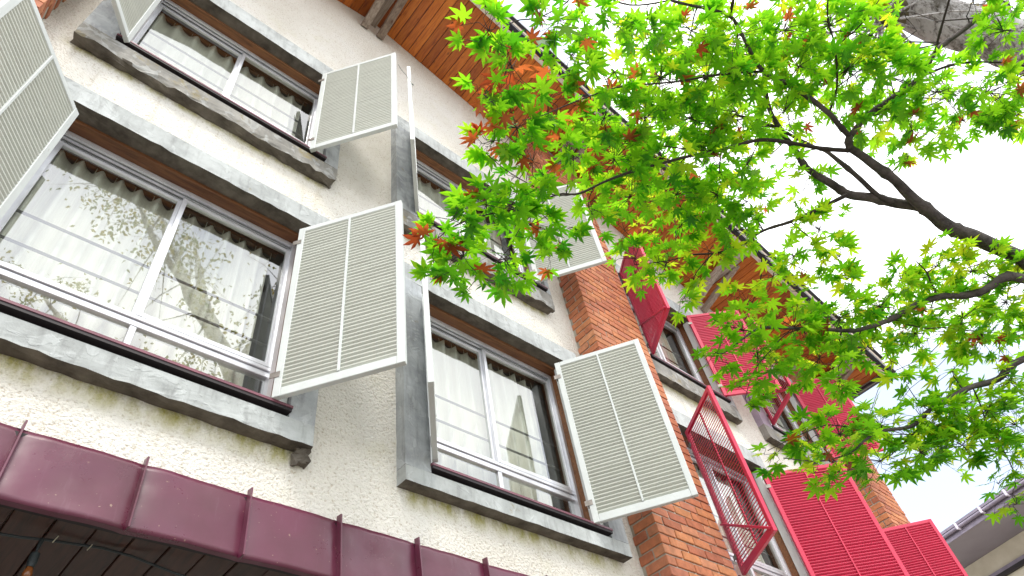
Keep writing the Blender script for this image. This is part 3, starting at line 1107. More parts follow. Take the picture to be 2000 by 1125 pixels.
# ------------------------------------------------------------------ string light under the porch ceiling
sl = thing('string_light', 'black festoon cable with a hanging bulb under the purple band', 'string light', (0.39, 3.0, 3.19))
q = MB()
q.tube([(-0.5, 3.0, 3.19), (0.10, 3.0, 3.172), (0.258, 3.0, 3.172), (0.326, 3.0, 3.176), (0.422, 3.0, 3.189), (0.524, 3.0, 3.197), (0.619, 3.0, 3.205), (0.746, 3.0, 3.198), (0.905, 3.0, 3.171), (1.2, 3.0, 3.13), (1.7, 3.0, 3.18)], 0.0055, 8)
q.build('cable', M['rubber'], sl, smooth=True)
q = MB()
q.tube([(0.40, 3.0, 3.188), (0.398, 3.0, 3.165), (0.397, 3.0, 3.135), (0.397, 3.0, 3.128)], [0.010, 0.008, 0.0045, 0.006], 10)
q.tube([(0.397, 3.0, 3.130), (0.397, 3.0, 3.125), (0.397, 3.0, 3.088), (0.397, 3.0, 3.084), (0.397, 3.0, 3.068)], [0.008, 0.0165, 0.0175, 0.015, 0.0145], 16)
q.build('socket', M['rubber'], sl, smooth=False)
q = MB()
q.tube([(0.397, 3.0, 3.070), (0.397, 3.0, 3.055), (0.397, 3.0, 3.040), (0.397, 3.0, 3.024), (0.397, 3.0, 3.016)], [0.012, 0.015, 0.018, 0.014, 0.004], 16)
q.build('bulb', M['bulb'], sl, smooth=True)
for cx_, ln in ((0.437, 0.020), (0.567, 0.016)):
    q = MB()
    q.tube([(cx_, 2.992, 3.178), (cx_ + 0.012, 2.992, 3.178 + ln + 0.012)], 0.0022, 6)
    q.build('cable_clip', M['clip'], sl)

# ------------------------------------------------------------------ neighbouring building
U = Vector((0.283, 0.959, 0)).normalized()
N = Vector((U.y, -U.x, 0))
P0 = Vector((16.33, 3.64, 7.55))
nb = thing('neighbour_house', 'house with mauve boxed eave and beige rendered wall behind the red shutters', 'house', (18.0, 3.0, 0))


def nb_box(b, u0, u1, n0, n1, z0, z1, mi=0):
    p = []
    for z in (z0, z1):
        for (u, n) in ((u0, n0), (u1, n0), (u1, n1), (u0, n1)):
            q = P0 + U * u + N * n
            p.append((q.x, q.y, z))
    b.poly(p, [(0, 1, 2, 3), (7, 6, 5, 4), (0, 4, 5, 1), (1, 5, 6, 2), (2, 6, 7, 3), (3, 7, 4, 0)], mi)


b = MB(); nb_box(b, -9, 9, 1.46, 1.7, 0, 7.545); nb_box(b, -9, 9, 8.5, 8.7, 0, 7.545); nb_box(b, -9, -8.8, 1.7, 8.5, 0, 7.545); nb_box(b, 8.8, 9, 1.7, 8.5, 0, 7.545)
b.build('wall', M['beige'], nb)
b = MB(); nb_box(b, -9.5, 9.5, 0.0, 9.9, 7.55, 7.61)
b.build('soffit', M['mauve'], nb)
b = MB(); nb_box(b, -9.5, 9.5, 1.40, 1.459, 7.08, 7.16); nb_box(b, -9.5, 9.5, 1.36, 1.459, 7.00, 7.078, 1)
b.build('wall_ledge', [M['gutter'], M['drip']], nb)
b = MB(); nb_box(b, -9.5, 9.5, -0.02, 0.02, 7.53, 7.72)
b.build('fascia', M['gutter'], nb)
b = MB()
a0, a1 = P0 + U * -9.5 + N * -0.07, P0 + U * 9.5 + N * -0.07
b.tube([(a0.x, a0.y, 7.66), (a1.x, a1.y, 7.66)], 0.04, 10)
b.build('gutter', M['gutter'], nb, smooth=True)
b = MB()
rp = []
for u in (-9.6, 9.6):
    for (n, z) in ((-0.10, 7.70), (4.95, 9.1), (9.9, 7.70), (9.9, 7.62), (4.95, 9.0), (-0.10, 7.725)):
        q = P0 + U * u + N * n
        rp.append((q.x, q.y, z + (0.03 if n < 0 and z > 7.71 else 0)))
b.poly(rp, [(0, 1, 2, 3, 4, 5), (11, 10, 9, 8, 7, 6), (0, 6, 7, 1), (1, 7, 8, 2), (2, 8, 9, 3), (3, 9, 10, 4), (4, 10, 11, 5), (5, 11, 6, 0)])
b.build('roof', M['gutter'], nb)
u = -9.2
while u < 9.2:
    k = MB()
    nb_box(k, u - 0.022, u + 0.022, -0.145, -0.021, 7.60, 7.74)
    k.build('gutter_clip', M['bracket'], nb, 0.012)
    u += 0.62

MAPLE_LIMBS = [
    [(2.77,-0.222,3.33,0.0315),(2.582,-0.149,3.414,0.0281),(2.484,-0.114,3.453,0.0254),(2.418,-0.1,3.483,0.023),(2.321,-0.092,3.531,0.0205),(2.216,-0.09,3.581,0.0181),(2.097,-0.071,3.626,0.0157),(2.028,-0.055,3.646,0.0135)],
    [(2.03,-0.053,3.644,0.0144),(2.007,-0.07,3.661,0.013),(2.004,-0.086,3.67,0.0117)],
    [(2.006,-0.083,3.668,0.0108),(1.944,-0.084,3.688,0.0101),(1.883,-0.086,3.706,0.0094),(1.732,-0.064,3.738,0.0087),(1.616,-0.036,3.751,0.0079),(1.569,-0.024,3.752,0.0073),(1.5,-0.034,3.766,0.0067),(1.384,-0.066,3.795,0.0061),(1.335,-0.07,3.799,0.0056),(1.274,-0.046,3.791,0.005),(1.114,0.026,3.764,0.0043),(0.992,0.063,3.741,0.0037)],
    [(1.334,-0.07,3.796,0.0056),(1.298,-0.109,3.79,0.0048),(1.254,-0.158,3.788,0.004)],
    [(2.004,-0.086,3.67,0.0117),(2.029,-0.188,3.72,0.0112),(2.087,-0.315,3.763,0.0109),(2.125,-0.402,3.796,0.0104),(2.122,-0.5,3.845,0.0099),(2.16,-0.611,3.881,0.0094),(2.203,-0.78,3.93,0.0089),(2.237,-0.899,3.963,0.0084)],
    [(2.1,-0.407,3.767,0.0047),(2.197,-0.519,3.8,0.0046),(2.352,-0.642,3.806,0.0044),(2.494,-0.723,3.797,0.0042)],
    [(2.08,-0.484,3.803,0.0048),(2.008,-0.549,3.807,0.0042),(1.931,-0.623,3.813,0.0037)],
    [(2.024,-0.211,3.718,0.0027),(2.177,-0.314,3.731,0.0025),(2.256,-0.404,3.764,0.0023),(2.343,-0.516,3.798,0.002)],
    [(2.034,-0.049,3.641,0.009),(1.923,0.018,3.643,0.0082),(1.732,0.121,3.647,0.0074),(1.635,0.204,3.622,0.0067),(1.572,0.262,3.597,0.0061),(1.489,0.327,3.57,0.0055),(1.333,0.459,3.504,0.0048),(1.229,0.553,3.443,0.0043),(1.157,0.619,3.39,0.0037),(1.085,0.651,3.359,0.0033),(1.011,0.706,3.303,0.0028),(0.872,0.778,3.215,0.0023),(0.786,0.824,3.144,0.0019),(0.739,0.864,3.08,0.0015)],
    [(1.157,0.619,3.391,0.0021),(1.058,0.652,3.335,0.0018),(0.879,0.655,3.288,0.0015),(0.758,0.634,3.253,0.0012)],
    [(1.061,0.677,3.347,0.002),(1.025,0.775,3.283,0.0017),(1.02,0.854,3.231,0.0013),(0.988,0.925,3.18,0.001)],
    [(1.572,0.262,3.598,0.0028),(1.46,0.336,3.604,0.0025),(1.324,0.413,3.604,0.0022),(1.236,0.484,3.594,0.0019),(1.147,0.585,3.556,0.0017),(1.075,0.672,3.52,0.0014)],
    [(2.485,-0.112,3.483,0.0232),(2.404,-0.094,3.53,0.0215),(2.323,-0.041,3.557,0.0197),(2.24,0.012,3.583,0.018),(2.167,0.062,3.603,0.0164),(2.092,0.078,3.639,0.0148),(1.989,0.097,3.682,0.0132),(1.915,0.084,3.727,0.0118),(1.84,0.072,3.768,0.0103),(1.747,0.042,3.821,0.0089),(1.666,-0.027,3.884,0.0075),(1.626,-0.055,3.915,0.0062)],
    [(2.297,-0.036,3.546,0.0112),(2.249,-0.012,3.573,0.0104),(2.168,-0.008,3.625,0.0095),(2.077,0.002,3.675,0.0086),(2.017,0.011,3.71,0.0078),(1.97,0.033,3.732,0.0069),(1.831,0.075,3.775,0.006),(1.711,0.123,3.802,0.0052),(1.604,0.187,3.811,0.0043),(1.501,0.29,3.794,0.0035),(1.38,0.402,3.766,0.0027),(1.267,0.457,3.761,0.002)],
    [(2.137,0.064,3.571,0.0081),(2.09,0.167,3.564,0.0073),(2.039,0.269,3.557,0.0064),(1.978,0.363,3.554,0.0056),(1.943,0.461,3.535,0.0048),(1.892,0.538,3.533,0.004),(1.819,0.607,3.54,0.0032),(1.752,0.686,3.535,0.0024),(1.658,0.768,3.531,0.0017)],
    [(2.051,0.273,3.565,0.0027),(2.152,0.266,3.542,0.0024),(2.227,0.261,3.527,0.0021),(2.337,0.249,3.495,0.0019)],
    [(1.944,0.401,3.53,0.0026),(1.992,0.426,3.508,0.0024),(2.043,0.422,3.502,0.0022),(2.122,0.391,3.501,0.002),(2.232,0.363,3.479,0.0018)],
    [(1.833,0.536,3.481,0.0025),(1.818,0.616,3.447,0.0021),(1.83,0.683,3.411,0.0017),(1.831,0.734,3.388,0.0012)],
    [(2.024,0.431,3.499,0.0026),(2.085,0.502,3.453,0.0022),(2.111,0.577,3.418,0.0018),(2.132,0.645,3.387,0.0013)],
    [(1.885,-0.084,3.712,0.0044),(1.838,-0.164,3.739,0.004),(1.728,-0.249,3.784,0.0035),(1.635,-0.283,3.798,0.003),(1.555,-0.345,3.817,0.0026)],
    [(1.733,-0.252,3.784,0.0026),(1.75,-0.35,3.802,0.0024),(1.741,-0.427,3.817,0.0021),(1.728,-0.479,3.824,0.0018)],
    [(1.835,-0.163,3.735,0.0026),(1.865,-0.276,3.751,0.0024),(1.885,-0.35,3.752,0.0021),(1.911,-0.469,3.766,0.0018)],
    [(1.582,-0.024,3.77,0.005),(1.489,0.038,3.743,0.0045),(1.401,0.101,3.71,0.004),(1.3,0.178,3.666,0.0034),(1.133,0.29,3.598,0.0029),(1.065,0.334,3.556,0.0025),(0.964,0.42,3.48,0.002),(0.881,0.49,3.405,0.0016),(0.818,0.524,3.352,0.0013)],
    [(1.068,0.332,3.57,0.0018),(0.996,0.313,3.558,0.0015),(0.911,0.358,3.502,0.0012),(0.82,0.418,3.429,0.001)],
    [(1.112,0.026,3.76,0.003),(0.985,0.119,3.694,0.0027),(0.811,0.174,3.63,0.0024),(0.769,0.238,3.569,0.0021),(0.709,0.301,3.499,0.0018),(0.648,0.334,3.444,0.0016),(0.607,0.374,3.385,0.0014),(0.577,0.4,3.335,0.0012)],
    [(0.702,0.302,3.484,0.0016),(0.713,0.34,3.45,0.0014),(0.71,0.365,3.421,0.0013),(0.681,0.409,3.372,0.0011),(0.682,0.45,3.33,0.0009)],
    [(2.718,-0.17,3.231,0.0177),(2.659,-0.123,3.244,0.0163),(2.632,-0.061,3.227,0.015),(2.577,0.012,3.22,0.0136),(2.511,0.071,3.226,0.0123),(2.453,0.144,3.217,0.011),(2.395,0.236,3.192,0.0097),(2.321,0.327,3.173,0.0085),(2.268,0.375,3.169,0.0073),(2.157,0.447,3.178,0.0061),(2.0,0.546,3.18,0.0049),(1.953,0.588,3.168,0.0039),(1.878,0.695,3.109,0.0029),(1.806,0.742,3.097,0.0019)],
    [(2.495,0.081,3.23,0.0037),(2.452,0.063,3.268,0.0032),(2.421,0.05,3.294,0.0028),(2.376,0.049,3.321,0.0023)],
    [(2.157,0.447,3.178,0.0025),(2.067,0.511,3.161,0.0022),(2.015,0.597,3.101,0.0018),(1.979,0.67,3.041,0.0015),(1.971,0.734,2.968,0.0012)],
    [(2.388,0.245,3.19,0.0027),(2.524,0.195,3.175,0.0025),(2.629,0.134,3.182,0.0022),(2.771,0.058,3.169,0.002)],
    [(1.953,0.588,3.168,0.002),(1.877,0.621,3.175,0.0016),(1.803,0.641,3.188,0.0012)],
    [(2.658,0.016,2.94,0.012),(2.608,0.119,2.899,0.0108),(2.541,0.194,2.886,0.0096),(2.489,0.261,2.865,0.0084),(2.432,0.34,2.836,0.0073),(2.389,0.408,2.801,0.0063),(2.297,0.482,2.792,0.0052),(2.253,0.531,2.769,0.0043),(2.212,0.586,2.737,0.0033),(2.116,0.658,2.717,0.0024),(1.994,0.717,2.721,0.0015)],
    [(2.55,0.194,2.891,0.0027),(2.591,0.215,2.845,0.0025),(2.621,0.236,2.805,0.0022),(2.676,0.251,2.75,0.002),(2.757,0.287,2.653,0.0018)],
    [(2.446,0.348,2.843,0.0034),(2.441,0.388,2.812,0.0028),(2.409,0.452,2.778,0.0022),(2.375,0.516,2.743,0.0017)],
    [(2.45,0.342,2.845,0.0021),(2.4,0.345,2.877,0.0017),(2.352,0.335,2.917,0.0013)],
    [(2.258,0.516,2.799,0.0024),(2.131,0.574,2.812,0.002),(2.034,0.65,2.782,0.0015),(1.938,0.731,2.738,0.0011)],
]
# centre x, y, z, radius, number of leaves, share of red leaves, tone
MAPLE_SPRAYS = [
    (0.573,0.383,3.347,0.089,12,0.1,0.4),
    (0.688,0.421,3.353,0.107,17,0.3,0.3),
    (0.65,0.509,3.276,0.075,8,0.2,0.4),
    (0.814,0.547,3.335,0.119,22,0.3,0.2),
    (0.763,0.6,3.282,0.082,10,0.5,0.2),
    (0.749,0.266,3.468,0.109,18,0.2,0.3),
    (0.863,0.322,3.497,0.097,13,0.3,0.3),
    (0.885,0.457,3.46,0.097,13,0.5,0.3),
    (0.914,0.187,3.628,0.12,22,0.1,0.4),
    (1.091,0.143,3.703,0.127,21,0.08,0.5),
    (1.262,0.048,3.787,0.144,32,0.03,0.5),
    (1.422,-0.044,3.809,0.16,39,0.02,0.5),
    (1.56,-0.163,3.835,0.166,42,0.02,0.5),
    (1.695,-0.284,3.852,0.172,45,0.02,0.5),
    (1.846,-0.361,3.839,0.144,25,0.02,0.5),
    (2.231,-0.697,3.815,0.146,26,0.05,0.5),
    (2.071,-0.686,3.874,0.096,10,0.02,0.5),
    (1.87,-0.501,3.881,0.091,5,0,0.6),
    (1.046,0.285,3.578,0.104,15,0.06,0.5),
    (1.253,0.216,3.704,0.15,34,0.04,0.5),
    (1.407,0.116,3.737,0.156,37,0.02,0.5),
    (1.559,0.012,3.759,0.142,31,0.02,0.5),
    (1.688,-0.12,3.787,0.147,33,0.02,0.5),
    (1.846,-0.22,3.784,0.163,41,0.02,0.5),
    (2.002,-0.321,3.771,0.158,38,0.02,0.4),
    (2.177,-0.4,3.733,0.152,31,0.03,0.4),
    (2.364,-0.535,3.747,0.172,45,0.05,0.4),
    (2.497,-0.552,3.688,0.125,24,0.05,0.4),
    (1.143,0.42,3.592,0.125,24,0.1,0.4),
    (1.281,0.34,3.631,0.13,25,0.08,0.4),
    (1.466,0.248,3.706,0.147,33,0.04,0.5),
    (1.612,0.132,3.737,0.143,31,0.04,0.6),
    (1.736,0.022,3.71,0.125,21,0.03,0.6),
    (2.023,-0.183,3.707,0.133,24,0.05,0.4),
    (2.183,-0.249,3.669,0.126,24,0.06,0.35),
    (2.23,-0.183,3.619,0.059,4,0.2,0.3),
    (2.352,-0.406,3.704,0.121,18,0.05,0.4),
    (1.055,0.531,3.418,0.116,20,0.08,0.4),
    (0.912,0.594,3.311,0.109,18,0.12,0.3),
    (1.252,0.494,3.537,0.144,31,0.05,0.5),
    (1.411,0.403,3.575,0.15,34,0.05,0.5),
    (1.6,0.311,3.642,0.149,34,0.04,0.5),
    (1.784,0.234,3.685,0.126,22,0.03,0.6),
    (1.976,0.128,3.675,0.109,9,0.02,0.6),
    (2.03,0.16,3.637,0.109,8,0.02,0.6),
    (0.851,0.752,3.219,0.106,17,0.06,0.2),
    (0.768,0.813,3.142,0.085,11,0.08,0.2),
    (0.931,0.691,3.284,0.094,13,0.06,0.3),
    (1.046,0.761,3.285,0.11,18,0.05,0.25),
    (0.847,0.872,3.098,0.115,20,0.14,0.2),
    (0.746,0.874,3.071,0.064,6,0.4,0.15),
    (1.008,0.86,3.19,0.108,18,0.08,0.2),
    (1.142,0.737,3.306,0.092,10,0.05,0.35),
    (0.787,0.933,3.014,0.051,4,0.05,0.2),
    (0.918,0.905,3.075,0.06,4,0.1,0.2),
    (1.162,0.798,3.251,0.05,4,0.4,0.2),
    (1.247,0.65,3.425,0.102,13,0.05,0.5),
    (1.402,0.564,3.521,0.127,24,0.06,0.6),
    (1.591,0.473,3.596,0.138,29,0.04,0.5),
    (1.738,0.381,3.614,0.143,31,0.03,0.5),
    (1.861,0.328,3.606,0.115,18,0.03,0.4),
    (1.698,0.547,3.572,0.111,13,0.04,0.5),
    (1.878,0.422,3.541,0.1,14,0.02,0.4),
    (1.671,0.651,3.723,0.089,6,0.9,0.8),
    (1.932,0.348,3.568,0.063,5,0,0.5),
    (1.647,0.753,3.545,0.117,21,0.02,0.75),
    (1.746,0.693,3.506,0.122,23,0.02,0.8),
    (1.848,0.547,3.523,0.103,15,0.02,0.9),
    (1.869,0.634,3.453,0.082,8,0.02,0.9),
    (1.826,0.728,3.395,0.061,5,0.02,0.8),
    (1.529,0.691,3.566,0.079,7,0.02,0.8),
    (2.163,0.223,3.544,0.128,22,0.02,0.65),
    (2.123,0.35,3.485,0.119,17,0.02,0.86),
    (2.279,0.236,3.479,0.108,18,0.02,0.76),
    (2.346,0.274,3.419,0.079,9,0.02,0.66),
    (2.124,0.459,3.468,0.104,10,0.02,0.9),
    (2.076,0.584,3.402,0.117,15,0.03,0.9),
    (2.203,0.427,3.395,0.109,11,0.03,0.86),
    (1.916,0.606,3.17,0.116,20,0.03,0.51),
    (1.857,0.707,3.108,0.091,13,0.02,0.46),
    (2.006,0.636,3.102,0.114,20,0.02,0.46),
    (2.087,0.49,3.181,0.141,30,0.03,0.56),
    (2.224,0.363,3.203,0.147,33,0.04,0.56),
    (2.34,0.243,3.221,0.147,33,0.04,0.66),
    (2.399,0.13,3.313,0.13,23,0.02,0.76),
    (2.528,0.012,3.36,0.128,25,0.02,0.86),
    (2.643,-0.066,3.331,0.143,31,0.02,0.81),
    (2.79,-0.075,3.236,0.147,33,0.02,0.61),
    (2.688,0.072,3.219,0.142,31,0.04,0.61),
    (2.53,0.221,3.173,0.131,26,0.04,0.76),
    (2.764,0.083,3.158,0.108,14,0.03,0.66),
    (2.855,-0.006,3.147,0.11,18,0.03,0.51),
    (2.214,0.502,3.102,0.124,23,0.02,0.51),
    (2.113,0.615,3.064,0.09,6,0.02,0.86),
    (1.963,0.727,3.017,0.092,10,0.02,0.41),
    (2.03,0.744,2.966,0.054,4,0.02,0.41),
    (2.31,0.508,3.04,0.08,8,0.02,0.41),
    (2.35,0.374,3.121,0.096,14,0.03,0.56),
    (2.447,0.343,3.082,0.061,4,0.03,0.86),
    (2.732,-0.225,3.357,0.086,8,0.02,0.76),
    (2.777,-0.163,3.294,0.098,13,0.02,0.66),
    (2.538,0.122,3.232,0.114,18,0.03,0.66),
    (1.965,0.722,2.732,0.065,6,0.02,0.76),
    (2.063,0.638,2.765,0.108,18,0.02,0.61),
    (2.156,0.569,2.777,0.13,26,0.02,0.56),
    (2.317,0.475,2.821,0.141,30,0.02,0.56),
    (2.433,0.372,2.832,0.137,29,0.02,0.56),
    (2.53,0.277,2.84,0.128,25,0.02,0.56),
    (2.618,0.208,2.83,0.131,26,0.03,0.56),
    (2.651,0.096,2.89,0.107,17,0.03,0.61),
    (2.711,0.178,2.781,0.134,27,0.02,0.56),
    (2.686,0.273,2.724,0.099,13,0.03,0.56),
    (2.579,0.341,2.749,0.112,19,0.04,0.51),
    (2.466,0.446,2.742,0.121,22,0.05,0.46),
    (2.331,0.543,2.723,0.116,20,0.04,0.46),
    (2.185,0.637,2.689,0.076,9,0.02,0.76),
    (2.105,0.69,2.684,0.052,4,0.02,0.9),
    (2.36,0.329,2.917,0.066,5,0.02,0.46),
    (2.473,0.206,2.936,0.085,6,0.5,0.46),
    (2.777,0.345,2.583,0.081,10,0.02,0.76),
    (2.751,0.249,2.691,0.09,12,0.02,0.56),
    (2.713,0.342,2.641,0.055,4,0.03,0.56),
    (2.254,-0.782,3.878,0.1,12,0.05,0.4),
    (1.947,-0.145,3.718,0.077,5,0.02,0.5),
    (2.516,0.288,2.842,0.085,10,0.02,0.46),
    (1.309,0.244,4.397,0.173,19,0.05,0.95),
    (1.555,0.182,4.496,0.184,18,0.04,0.95),
    (1.792,0.05,4.608,0.209,28,0.015,0.95),
    (2.012,-0.077,4.636,0.232,34,0.01,0.95),
    (2.201,-0.241,4.668,0.241,37,0.01,0.95),
    (2.386,-0.407,4.689,0.25,40,0.01,0.95),
    (1.493,0.378,4.325,0.15,13,0.03,0.95),
    (1.781,0.282,4.494,0.217,30,0.02,0.95),
    (1.991,0.144,4.535,0.226,33,0.01,0.95),
    (2.201,-0.001,4.563,0.206,27,0.01,0.95),
    (2.376,-0.182,4.6,0.213,29,0.01,0.95),
    (2.594,-0.319,4.592,0.237,36,0.01,0.95),
    (2.806,-0.459,4.573,0.229,33,0.01,0.95),
    (3.045,-0.567,4.518,0.22,28,0.015,0.95),
    (3.301,-0.752,4.536,0.249,40,0.025,0.95),
    (1.628,0.564,4.342,0.181,21,0.05,0.95),
    (1.819,0.453,4.393,0.188,22,0.04,0.95),
    (2.073,0.325,4.492,0.213,29,0.02,0.95),
    (2.275,0.164,4.531,0.207,27,0.02,0.95),
    (2.443,0.012,4.492,0.181,19,0.015,0.95),
    (2.835,-0.27,4.484,0.193,21,0.025,0.95),
    (3.054,-0.36,4.429,0.182,21,0.03,0.95),
    (1.778,0.665,4.264,0.209,28,0.025,0.95),
    (1.997,0.539,4.313,0.217,30,0.025,0.95),
    (2.258,0.411,4.401,0.216,30,0.02,0.95),
    (2.512,0.304,4.457,0.182,19,0.015,0.95),
    (1.985,0.76,4.239,0.184,21,0.03,0.95),
    (2.247,0.634,4.338,0.2,26,0.02,0.95),
    (2.447,0.507,4.36,0.207,27,0.015,0.95),
    (2.616,0.433,4.346,0.167,16,0.015,0.95),
    (2.917,0.655,3.759,0.205,27,0.015,0.95),
    (3.104,0.48,3.788,0.213,29,0.02,0.95),
    (3.262,0.315,3.811,0.213,29,0.02,0.95),
    (3.345,0.16,3.937,0.188,20,0.01,0.95),
    (3.521,-0.002,4.001,0.186,22,0.01,0.95),
    (3.678,-0.108,3.96,0.208,28,0.01,0.95),
    (3.878,-0.12,3.829,0.213,29,0.01,0.95),
    (3.739,0.08,3.806,0.206,27,0.02,0.95),
    (3.522,0.284,3.744,0.19,23,0.02,0.95),
    (3.089,0.671,3.65,0.179,21,0.01,0.95),
    (2.875,0.858,3.19,0.156,16,0.01,0.95),
    (3.002,0.763,3.205,0.188,23,0.01,0.95),
    (3.223,0.634,3.265,0.204,27,0.01,0.95),
    (3.382,0.492,3.278,0.199,25,0.01,0.95),
    (3.515,0.362,3.289,0.186,22,0.01,0.95),
    (3.634,0.269,3.275,0.19,23,0.015,0.95),
    (3.761,0.228,3.208,0.195,24,0.01,0.95),
    (3.426,0.594,3.155,0.175,20,0.025,0.95),
]

# ------------------------------------------------------------------ maple


def smooth_path(pts, sub=4):
    """Catmull-Rom through (x, y, z, r) points."""
    P = [Vector((p[0], p[1], p[2], p[3])) for p in pts]
    if len(P) < 3:
        return P
    out = []
    for i in range(len(P) - 1):
        a, b_, c, d = P[max(i - 1, 0)], P[i], P[i + 1], P[min(i + 2, len(P) - 1)]
        for s in range(sub):
            t = s / sub
            out.append(0.5 * ((2 * b_) + (c - a) * t + (2 * a - 5 * b_ + 4 * c - d) * t * t + (3 * b_ - a - 3 * c + d) * t ** 3))
    out.append(P[-1])
    return out


maple = thing('maple_tree', 'green maple with a few red leaves, dark limbs reaching in front of the inn', 'tree', (3.35, -0.62, 0))
TRUNK = [(3.35, -0.62, -0.1, 0.115), (3.33, -0.60, 0.5, 0.095), (3.25, -0.55, 1.3, 0.085), (3.14, -0.47, 2.1, 0.078), (3.02, -0.37, 2.75, 0.070), (2.90, -0.29, 3.1, 0.058)]
b = MB()
sp = smooth_path(TRUNK, 5)
b.tube([p[:3] for p in sp], [p[3] for p in sp], 14)
b.build('trunk', M['bark'], maple, smooth=True)
limb_pts = []
for li, L in enumerate(MAPLE_LIMBS):
    L = list(L)
    if li == 0:
        L = [(2.90, -0.29, 3.1, 0.046)] + L
    elif L[0][0] > 2.6:
        L = [(3.0, -0.36, 2.85, L[0][3] * 1.2), (2.86, -0.30, (L[0][2] + 2.9) / 2, L[0][3] * 1.1)] + L
    sp = smooth_path(L, 5)
    b = MB()
    pts, rad = [], []
    for i, p in enumerate(sp):
        v = Vector(p[:3])
        r = p[3] * (1 + 0.16 * noise.noise(v * 16 + Vector((li, 0, 0))) + (0.22 if i % 9 == 4 and p[3] > 0.004 else 0))
        pts.append(v + noise.noise_vector(v * 7) * min(0.006, p[3] * 0.45))
        rad.append(max(r, 0.0012))
    b.tube(pts, rad, 10 if rad[0] > 0.01 else 7)
    b.build('limb', M['bark'] if rad[0] > 0.009 else M['twig'], maple, smooth=True)
    limb_pts += [(p, r) for p, r in zip(pts, rad)]


def leaf_geometry(seed):
    """A seven-lobed palmate leaf, petiole end at the origin, main lobe along +y, about 1 unit long."""
    rnd = random.Random(seed)
    angs = [-128, -82, -41, 0, 41, 82, 128]
    lens = [0.36, 0.70, 0.93, 1.0, 0.93, 0.70, 0.36]
    v, f = [(0, 0, 0)], []
    bend = rnd.uniform(0.20, 0.5)
    curl = rnd.uniform(-0.12, 0.25)

    def put(a, r, lift=0.0):
        x, y = r * sin(a), r * cos(a)
        v.append((x, y, lift - bend * 0.32 * r * r + curl * x * x * 0.35))
        return len(v) - 1
    notch = []
    A = [radians(a + rnd.uniform(-4, 4)) for a in angs]
    Ln = [l * rnd.uniform(0.92, 1.06) for l in lens]
    for i in range(8):
        if i == 0: notch.append(put(A[0] - radians(30), 0.10))
        elif i == 7: notch.append(put(A[6] + radians(30), 0.10))
        else: notch.append(put((A[i - 1] + A[i]) / 2, 0.40 * min(Ln[i - 1], Ln[i]) + 0.02))
    for i in range(7):
        wdt = radians(12) if i not in (0, 6) else radians(17)
        sl_ = put(A[i] - wdt, Ln[i] * 0.63, -0.012)
        sr = put(A[i] + wdt, Ln[i] * 0.63, -0.012)
        md = put(A[i], Ln[i] * 0.58, 0.018)
        tip = put(A[i] + rnd.uniform(-.05, .05), Ln[i], -0.02)
        n0, n1 = notch[i], notch[i + 1]
        f += [(0, n0, md), (n0, sl_, md), (sl_, tip, md), (tip, sr, md), (sr, n1, md), (n1, 0, md)]
    return v, f


